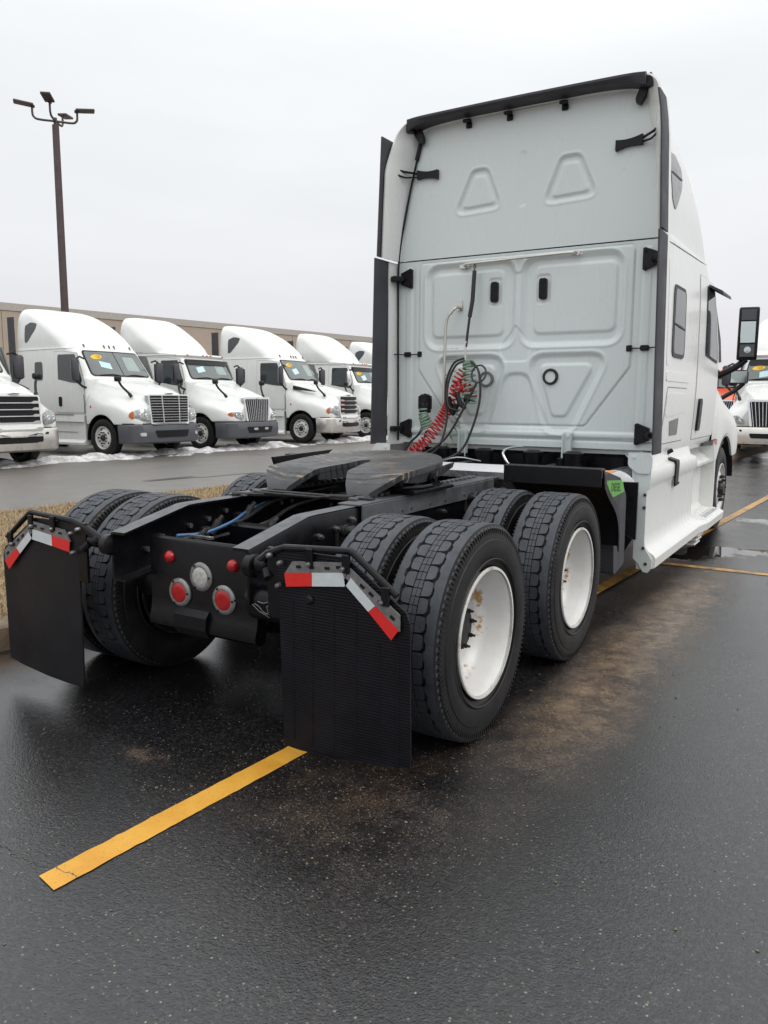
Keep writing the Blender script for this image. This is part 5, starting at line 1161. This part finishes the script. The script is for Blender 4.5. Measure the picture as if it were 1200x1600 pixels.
    if bump == 'grey':
        bp2([(-.52, .52), (.52, .52), (.60, .70), (-.60, .70)], 'lower_intake', 'blackplastic')
        for sg in (1, -1): bp2([(sg*.86, .56), (sg*1.02, .56), (sg*1.02, .65), (sg*.86, .65)][::1], 'fog_lamp', 'chrome', .02) if not intl else bp2([(sg*.16, .60), (sg*.34, .60), (sg*.34, .67), (sg*.16, .67)], 'fog_lamp', 'chrome', .02)
    else:
        bp2([(-.46, .55), (.46, .55), (.52, .68), (-.52, .68)], 'lower_intake', 'blackplastic')
        for sg in (1, -1): bp2([(sg*.70, .73), (sg*.76, .73), (sg*.76, .78), (sg*.70, .78)], 'tow_eye_hole', 'blackplastic')
    # grille
    if intl:
        tw_, bw, gt, gb = .56, .45, 1.56, .84
        fr = rpoly([(-bw-.06, gb-.06), (bw+.06, gb-.06), (tw_+.06, gt+.02), (-tw_-.06, gt+.02)], .06)
        yg = lambda a, b, o: (a, 1.275+o-.10*(b-.9)*.6-.05*a*a, b)
        m = MB(); m.patch(fr, yg, .02, 8, 10, -.10); g = m.build('grille_surround', 'chrome', t, ang=40)
        m = MB(); m.patch(rpoly([(-bw, gb), (bw, gb), (tw_, gt-.04), (-tw_, gt-.04)], .04), yg, .026, 8, 10, .0); m.build('grille_mesh', 'blackplastic', g)
        for k in range(12):
            u = -1+2*(k+.5)/12; m = MB(); a_, b_ = yg(u*bw, gb+.01, .035), yg(u*tw_, gt-.05, .035); m.loft([[(p[0]-.009, p[1]-.02, p[2]), (p[0]-.006, p[1]+.012, p[2]), (p[0]+.006, p[1]+.012, p[2]), (p[0]+.009, p[1]-.02, p[2])] for p in (a_, b_)]); m.build('grille_bar', 'chrome', g)
        m = MB(); m.tube([(.045*cos(a), yg(0, gt, .045)[1], gt+.0+.038*sin(a)) for a in np.linspace(0, 2*pi, 14, endpoint=False)], .007, 6, closed=True); m.prism([(-.02, gt-.02), (.02, gt-.02), (0, gt+.026)], 'y', yg(0, gt, .03)[1], yg(0, gt, .05)[1]); m.build('diamond_emblem', 'chrome', g)
    else:
        old = kind == 'old'
        tw_, bw, gt, gb = (.67, .62, 1.60, .90) if old else (.58, .60, 1.56, .56)
        yg = lambda a, b, o: (a, (1.30 if b < .9 else 1.30-.05*(b-.9))+o-.07*a*a+(.06 if b < .86 else .0), b)
        m = MB(); m.patch(rpoly([(-bw-.05, gb-.05), (bw+.05, gb-.05), (tw_+.05, gt+.035), (-tw_-.05, gt+.035)], .06), yg, .0 if not old else .015, 8, 10, -.12); g = m.build('grille_surround', 'chrome' if old else body, t, ang=40)
        m = MB(); m.patch(rpoly([(-bw, gb), (bw, gb), (tw_, gt), (-tw_, gt)], .04), yg, .018 if not old else .022, 8, 10, -.05); m.build('grille_mesh', 'blackplastic', g)
        nb = 9 if old else 6
        for k in range(nb):
            z = gb+(gt-gb)*(k+(1 if old else 1))/(nb+1); w_2 = bw+(tw_-bw)*(z-gb)/(gt-gb)
            m = MB(); th = .009 if old else .014
            m.loft([[(xx, yg(xx, z, .02)[1], z-th), (xx, yg(xx, z, .045)[1], z-th*.6), (xx, yg(xx, z, .045)[1], z+th*.6), (xx, yg(xx, z, .02)[1], z+th)] for xx in np.linspace(-w_2, w_2, 9)])
            if not old:
                for s2 in (-1, 1): m.loft([[(s2*xx, yg(xx, z, .02)[1], z-th), (s2*xx, yg(xx, z, .046)[1], z-th), (s2*xx, yg(xx, z, .046)[1], z+h_), (s2*xx, yg(xx, z, .02)[1], z+h_)] for xx, h_ in ((w_2-.20, th), (w_2-.14, th+.03), (w_2, th+.03))])
            m.build('grille_bar', 'chrome', g)
        if old:
            for s2 in (-.30, .30): m = MB(); a_, b_ = yg(s2*.92, gb, .04), yg(s2, gt, .04); m.loft([[(p[0]-.012, p[1]-.02, p[2]), (p[0]-.012, p[1]+.012, p[2]), (p[0]+.012, p[1]+.012, p[2]), (p[0]+.012, p[1]-.02, p[2])] for p in (a_, b_)]); m.build('grille_upright', 'chrome', g)
        m = MB(); m.patch([(.13*cos(a), gt+.055+.024*sin(a)) for a in np.linspace(0, 2*pi, 16, endpoint=False)], yg, .03, 5, 8, -.06); em = m.build('oval_emblem', 'chrome', t, ang=40)
        m = MB(); m.patch([(.11*cos(a), gt+.055+.015*sin(a)) for a in np.linspace(0, 2*pi, 16, endpoint=False)], yg, .033, 4, 8, .02); m.build('emblem_field', 'ventgrey', em)
        if kind == 'new':
            for sg in (1, -1):
                m = MB(); m.loft([[(sg*(a_+.006), y_, z_) for a_, z_ in q] for y_, q in ((-.40, [(1.0, 1.93), (1.04, 1.80), (.96, 1.82)]), (.10, [(.99, 1.83), (1.02, 1.75), (.94, 1.76)]), (.45, [(.93, 1.74), (.94, 1.715), (.88, 1.72)]))]); m.build('hood_vent', 'blackplastic', t)
    for sg in (1, -1):                                       # gap between hood and cab, fender crease, side marker
        m = MB(); m.loft([[(sg*x_, y_, z_) for x_, z_ in ((1.222, 1.12), (1.232, 1.60), (1.20, 1.74), (1.06, 1.98), (.98, 2.075), (.96, 2.06), (1.04, 1.96), (1.18, 1.72), (1.21, 1.6), (1.205, 1.12))] for y_ in (-.612, -.600)]); m.build('hood_gap', 'blackplastic', t)
        m = MB(); m.lathe([(0, .035), (.012, .03), (.016, .012)], 'x', (sg*1.205 if sg > 0 else -1.221, -.38, 1.30), 12); m.build('side_marker', 'amber', t)
        m = MB(); m.box((sg*1.212, -1.7, .88), (.02, 1.9, .012)); m.box((sg*1.165, -2.1, .62), (.02, 2.2, .010)); m.box((sg*1.20, -2.2, 1.085), (.03, 2.2, .016)); m.build('fairing_groove', 'ventgrey', t)
    m = MB(); m.box((0, -.2, .62), (1.3, 2.6, .5), ch=.05); m.build('engine', 'black', t)
    m = MB(); m.box((0, -3.6, .82), (.86, 6.0, .26), ch=.01); m.build('frame_rails', 'black', t)
    m = MB(); m.box((0, 0, .42), (1.8, .12, .12), ch=.02); m.build('front_axle', 'black', t)
    return t
G1 = 'white trucks parked nose out beyond the verge'
H = -pi/2
parked_truck('white truck with steel bumper and barred grille, cut off by the left edge', -14.3, 7.35, H, 'new', bump='steel', oval=False, paper=False, group=G1)
parked_truck('white truck with grey plastic bumper, chrome grille and yellow oval on its split windscreen', -14.45, 11.95, H, 'old', bump='grey', group=G1)
parked_truck('white truck with dark grey bumper, upright-barred grille and only a paper in its windscreen', -14.45, 15.5, H+.02, 'int', bump='grey', oval=False, group=G1)
parked_truck('white truck with steel bumper and yellow oval, left of the chrome-mirrored truck', -14.3, 20.15, H+.10, 'new', bump='steel', group=G1)
parked_truck('white truck with chrome mirror and yellow oval, its nose hidden by the near cab edge', -14.4, 24.6, H+.05, 'int', bump='grey', chrome_mirror=True, group=G1)
parked_truck('farthest white truck of the row, only its roof showing beside the dark cab edge', -14.45, 28.6, H, 'new', bump='steel', group=G1)
parked_truck('white truck with chrome-framed barred grille and bright bumper at the right edge of the photo', .50, 21.3, pi, 'int', bump='steel', group='trucks parked ahead on the right')
parked_truck('red-orange truck half hidden behind the near truck mirrors', -3.0, 36.0, pi, 'int', body='orange', bump='steel', roof='day', oval=False, paper=False, group='trucks parked ahead on the right')

for o in bpy.data.objects:
    if o.name.startswith('parked_truck') and o.parent is None and o.location.x < -14 and o.location.y > 19: o.scale = (1.0, 1.0, 1.035)

# ================================================================== the lot
K = .0715                                       # the lot's lines run at 4 degrees to the near truck
def lx(x0, y): return x0+K*y
def strip(name, x0, x1, y0, y1, z, mat, ny=2, kind='structure'):
    ys = np.linspace(y0, y1, ny); m = MB(); m.grid([[(lx(x0, y), y, z), (lx(x1, y), y, z)] for y in ys]); return m.build(name, mat, None, ang=0, kind=kind)
m = MB(); m.add([(-900, -300, 0), (900, -300, 0), (900, 1500, 0), (-900, 1500, 0)], [(0, 1, 2, 3)]); m.build('ground', 'asphalt', None, ang=0, kind='structure')
strip('lane', -90, -6.75, -60, 160, .004, 'lane')
# verge of dead grass
n_x, n_y = 60, 200; G = []
xs = np.linspace(-6.62, -1.86, n_x); ys = np.linspace(-14, 40, n_y)
from mathutils import noise as mn
for y in ys: G.append([(lx(x, y), y, .135+.03*mn.noise((x*1.3, y*1.3, 0))+.02*mn.noise((x*6, y*6, 3))-(.03 if (x < -6.5 or x > -1.95) else 0)) for x in xs])
m = MB(); m.grid(G); m.build('verge', 'turf', None, ang=60, kind='structure')
def blades(name, N, x0, x1, y0, y1, mat, Lm, z0=.12, w=.004):
    u = rng.random(N); v = rng.random(N); x = x0+(x1-x0)*u; y = y0+(y1-y0)*v; x = x+K*y
    L = Lm*(.5+rng.random(N)); a = rng.random(N)*2*pi; t = rng.uniform(.5, 1.45, N)
    dx, dy, dz = np.cos(a)*np.sin(t)*L, np.sin(a)*np.sin(t)*L, np.cos(t)*L
    px, py = -np.sin(a)*w, np.cos(a)*w
    V = np.zeros((N, 3, 3)); zz = z0+.02*rng.random(N)
    V[:, 0] = np.stack([x-px, y-py, zz], 1); V[:, 1] = np.stack([x+px, y+py, zz], 1); V[:, 2] = np.stack([x+dx, y+dy, zz+dz+.01], 1)
    me = bpy.data.meshes.new(name); me.vertices.add(3*N); me.vertices.foreach_set('co', V.reshape(-1)); me.loops.add(3*N); me.loops.foreach_set('vertex_index', np.arange(3*N)); me.polygons.add(N); me.polygons.foreach_set('loop_start', np.arange(0, 3*N, 3)); me.update(); me.validate()
    me.materials.append(MAT[mat]); o = bpy.data.objects.new(name, me); COL.objects.link(o); o['kind'] = 'stuff'; o['label'] = 'short dead straw-coloured grass covering the verge'; o['category'] = 'grass'; return o
blades('dry_grass', 150000, -6.55, -1.9, -2.5, 11, 'straw', .06)
# kerbs cast in lengths with open joints
def kerb(x0, x1, y0, y1, h, name, L=3.0):
    y = y0
    parts = thing(name, 'stained concrete kerb along the %s side of the dead grass verge' % ('near' if x0 > -4 else 'far'), 'kerb', (0, 0, 0))
    del parts['category']; del parts['label']; parts['kind'] = 'structure'
    while y < y1:
        ye = y+L-.012; m = MB(); sec = [(x0, -.05), (x0, h), (x0+.0, h), (x1-.025, h), (x1-.006, h-.012), (x1, h-.035), (x1+.012, -.05)]
        if x0 < -4: sec = [(x1-(a-x0), b) for a, b in sec][::-1]
        m.loft([[(lx(a, yy), yy, b) for a, b in sec] for yy in (y, ye)]); m.build('kerb_length', 'kerb', parts, ang=30); y += L
kerb(-1.90, -1.73, -14, 37, .15, 'kerb'); kerb(-6.75, -6.60, -14, 37, .13, 'kerb')
# snow slush
xs = np.linspace(-15.6, -12.6, 70); ys = np.linspace(4, 33, 420); G = []
for y in ys:
    row = []
    for x in xs:
        c = -13.75+.35*mn.noise((0, y*.35, 7)); wd = .62+.35*mn.noise((3, y*.6, 1)); e = 1-((x-c)/wd)**2
        h = .12*e+.13*mn.noise((x*2.2, y*2.2, 5))+.05*mn.noise((x*7, y*7, 2))-.03-(.10 if 17.6 < y < 19.4 else 0)
        row.append((x+K*(y-14)*.5, y, max(-.03, min(h, .16))))
    G.append(row)
m = MB(); m.grid(G); o = m.build('snow', 'snow', None, ang=60); o['kind'] = 'stuff'; o['label'] = 'low ridge of dirty slush along the noses of the parked trucks'
# tar patches in the lane
for pts in ([(-8.80, 7.0), (-8.62, 7.02), (-8.42, 8.06), (-8.36, 8.12), (-8.72, 8.15), (-8.78, 7.6)], [(-8.40, 8.10), (-8.30, 8.12), (-8.16, 9.6), (-8.30, 9.2)], [(-8.0, 10.2), (-7.95, 10.25), (-7.75, 12.0), (-7.92, 11.2)]):
    m = MB(); m.add([(x, y, .008) for x, y in pts], [tuple(range(len(pts)))]); o = m.build('tar_patch', 'tar', None, ang=0, kind='structure')
# painted lines
def line(name, a, b, w, mat, ragged=.003):
    a, b = Vector((*a, 0)), Vector((*b, 0)); d = (b-a); L = d.length; d.normalize(); s_ = Vector((-d.y, d.x, 0)); n_ = max(2, int(L/.03)); G = [[], []]
    for i in range(n_+1):
        p = a+d*(L*i/n_)
        for k, sg in enumerate((-1, 1)):
            q = p+s_*(sg*w/2+rng.normal()*ragged*.35)
            if i in (0, n_): q += d*rng.normal()*ragged*3
            G[k].append((q.x, q.y, .004))
    m = MB(); m.grid(G); return m.build(name, mat, None, ang=0, kind='structure')
line('painted_line', (.532, -1.775), (.532+K*3.4, 1.62), .108, 'yellow')
line('painted_line', (.70+.085, 1.7), (1.56, 13.5), .105, 'yellow_old')
line('painted_line', (1.02, 4.50), (9.0, 4.36), .10, 'yellow_old')
line('painted_line', (4.4, -1.4), (5.3, 11.2), .105, 'yellow_old')
# grit scattered over the wet asphalt
N = 5000
gx = np.concatenate([rng.uniform(-1.6, 4.2, N//2), rng.normal(.95, .40, N//4), rng.normal(1.5, .22, N-N//2-N//4)])
gy = np.concatenate([rng.uniform(-2.9, 3.5, N//2), rng.normal(-.95, .35, N//4), rng.uniform(-.9, 4.2, N-N//2-N//4)])
r_ = rng.gamma(2.0, .0007, N)+.0008
oct_ = np.array([(1, 0, 0), (-1, 0, 0), (0, 1, 0), (0, -1, 0), (0, 0, .6), (0, 0, -.6)], float)
ofc = [(0, 2, 4), (2, 1, 4), (1, 3, 4), (3, 0, 4), (2, 0, 5), (1, 2, 5), (3, 1, 5), (0, 3, 5)]
V = oct_[None]*r_[:, None, None]*rng.uniform(.6, 1.4, (N, 6, 1)); V[:, :, 0] += gx[:, None]; V[:, :, 1] += gy[:, None]; V[:, :, 2] += (r_*.35)[:, None]
m = MB(); m.v = [tuple(p) for p in V.reshape(-1, 3)]; m.f = [tuple(i+6*k for i in f) for k in range(N) for f in ofc]
MAT['grit'] = simple('pale_grit', (.17, .14, .09), .7, var=.7, scale=40)
o = m.build('grit', 'grit', None, ang=0, kind='stuff', fix=False); o['label'] = 'tiny pale stones scattered over the wet asphalt'; o['category'] = 'grit'
# ================================================================== warehouse
B = thing('warehouse', 'long low beige warehouse with pale roof edge behind the row of parked trucks', 'building', (-42.5, 26.7, 0))
p0, d = Vector((-42.5, 26.7, 0)), Vector((5.25, 33.6, 0)).normalized()
for k in range(-6, 22):
    a_ = d*(k*6.0); b_ = d*(k*6.0+5.97)
    s_ = Vector((-d.y, d.x, 0))
    m = MB(); m.loft([[(q.x, q.y, z) for q in (a_, b_, b_+s_*.3, a_+s_*.3)] for z in (0, 6.75)]); m.build('wall_panel', 'beige', B, ang=0)
a_, b_ = d*(-36), d*(132)
m = MB(); m.loft([[(q.x, q.y, z) for q in (a_-s_*.06, b_-s_*.06, b_+s_*.5, a_+s_*.5)] for z in (6.75, 7.2)]); m.build('roof_edge', 'coping', B, ang=0)
m = MB(); m.loft([[(q.x, q.y, z) for q in (a_+s_*.31, b_+s_*.31, b_+s_*40, a_+s_*40)] for z in (0, 6.7)]); m.build('building_block', 'beige', B, ang=0)
# ================================================================== lamp post
LP = thing('lamp_post', 'tall brown square lamp post with four flat lamp heads rising behind the parked trucks', 'lamp post', (-25, 17.85, 0))
m = MB(); m.loft([[(sx*w_, sy*w_, z) for sx, sy in ((-1, -1), (1, -1), (1, 1), (-1, 1))] for z, w_ in ((0, .115), (.02, .115), (11.95, .09))]); m.build('pole', 'bronze', LP, ang=20)
m = MB(); m.lathe([(0, .4), (.7, .38), (.72, .3)], 'z', n=20); m.build('concrete_base', 'kerb', LP)
m = MB(); m.cyl((0, 0, 11.95), (0, 0, 12.2), .07, 10); m.build('collar', 'bronze', LP)
for ang_, L, hd in ((52.8, .80, 1), (232.8, .80, 1), (-50, .75, 1), (120, .70, 1)):
    c, s2 = cos(radians(ang_)), sin(radians(ang_))
    m = MB(); m.tube(catmull([(0, 0, 12.08), (c*L*.75, s2*L*.75, 12.08), (c*L*.95, s2*L*.95, 12.16), (c*L, s2*L, 12.28), (c*L, s2*L, 12.52)], 4), .042, 8); m.build('arm', 'bronze', LP)
    m = MB(); R = Matrix.Rotation(radians(ang_), 3, 'Z') @ Matrix.Rotation(-.10, 3, 'Y')
    m.box((-.04, 0, 0), (.70, .36, .085), ch=.02); m.box((-.36, 0, -.03), (.16, .12, .10), ch=.02)
    m.v = [tuple(R @ (Vector(v)+Vector((.34, 0, 0)))+Vector((c*L, s2*L, 12.56))) for v in m.v]; m.build('lamp_head', 'bronze', LP)
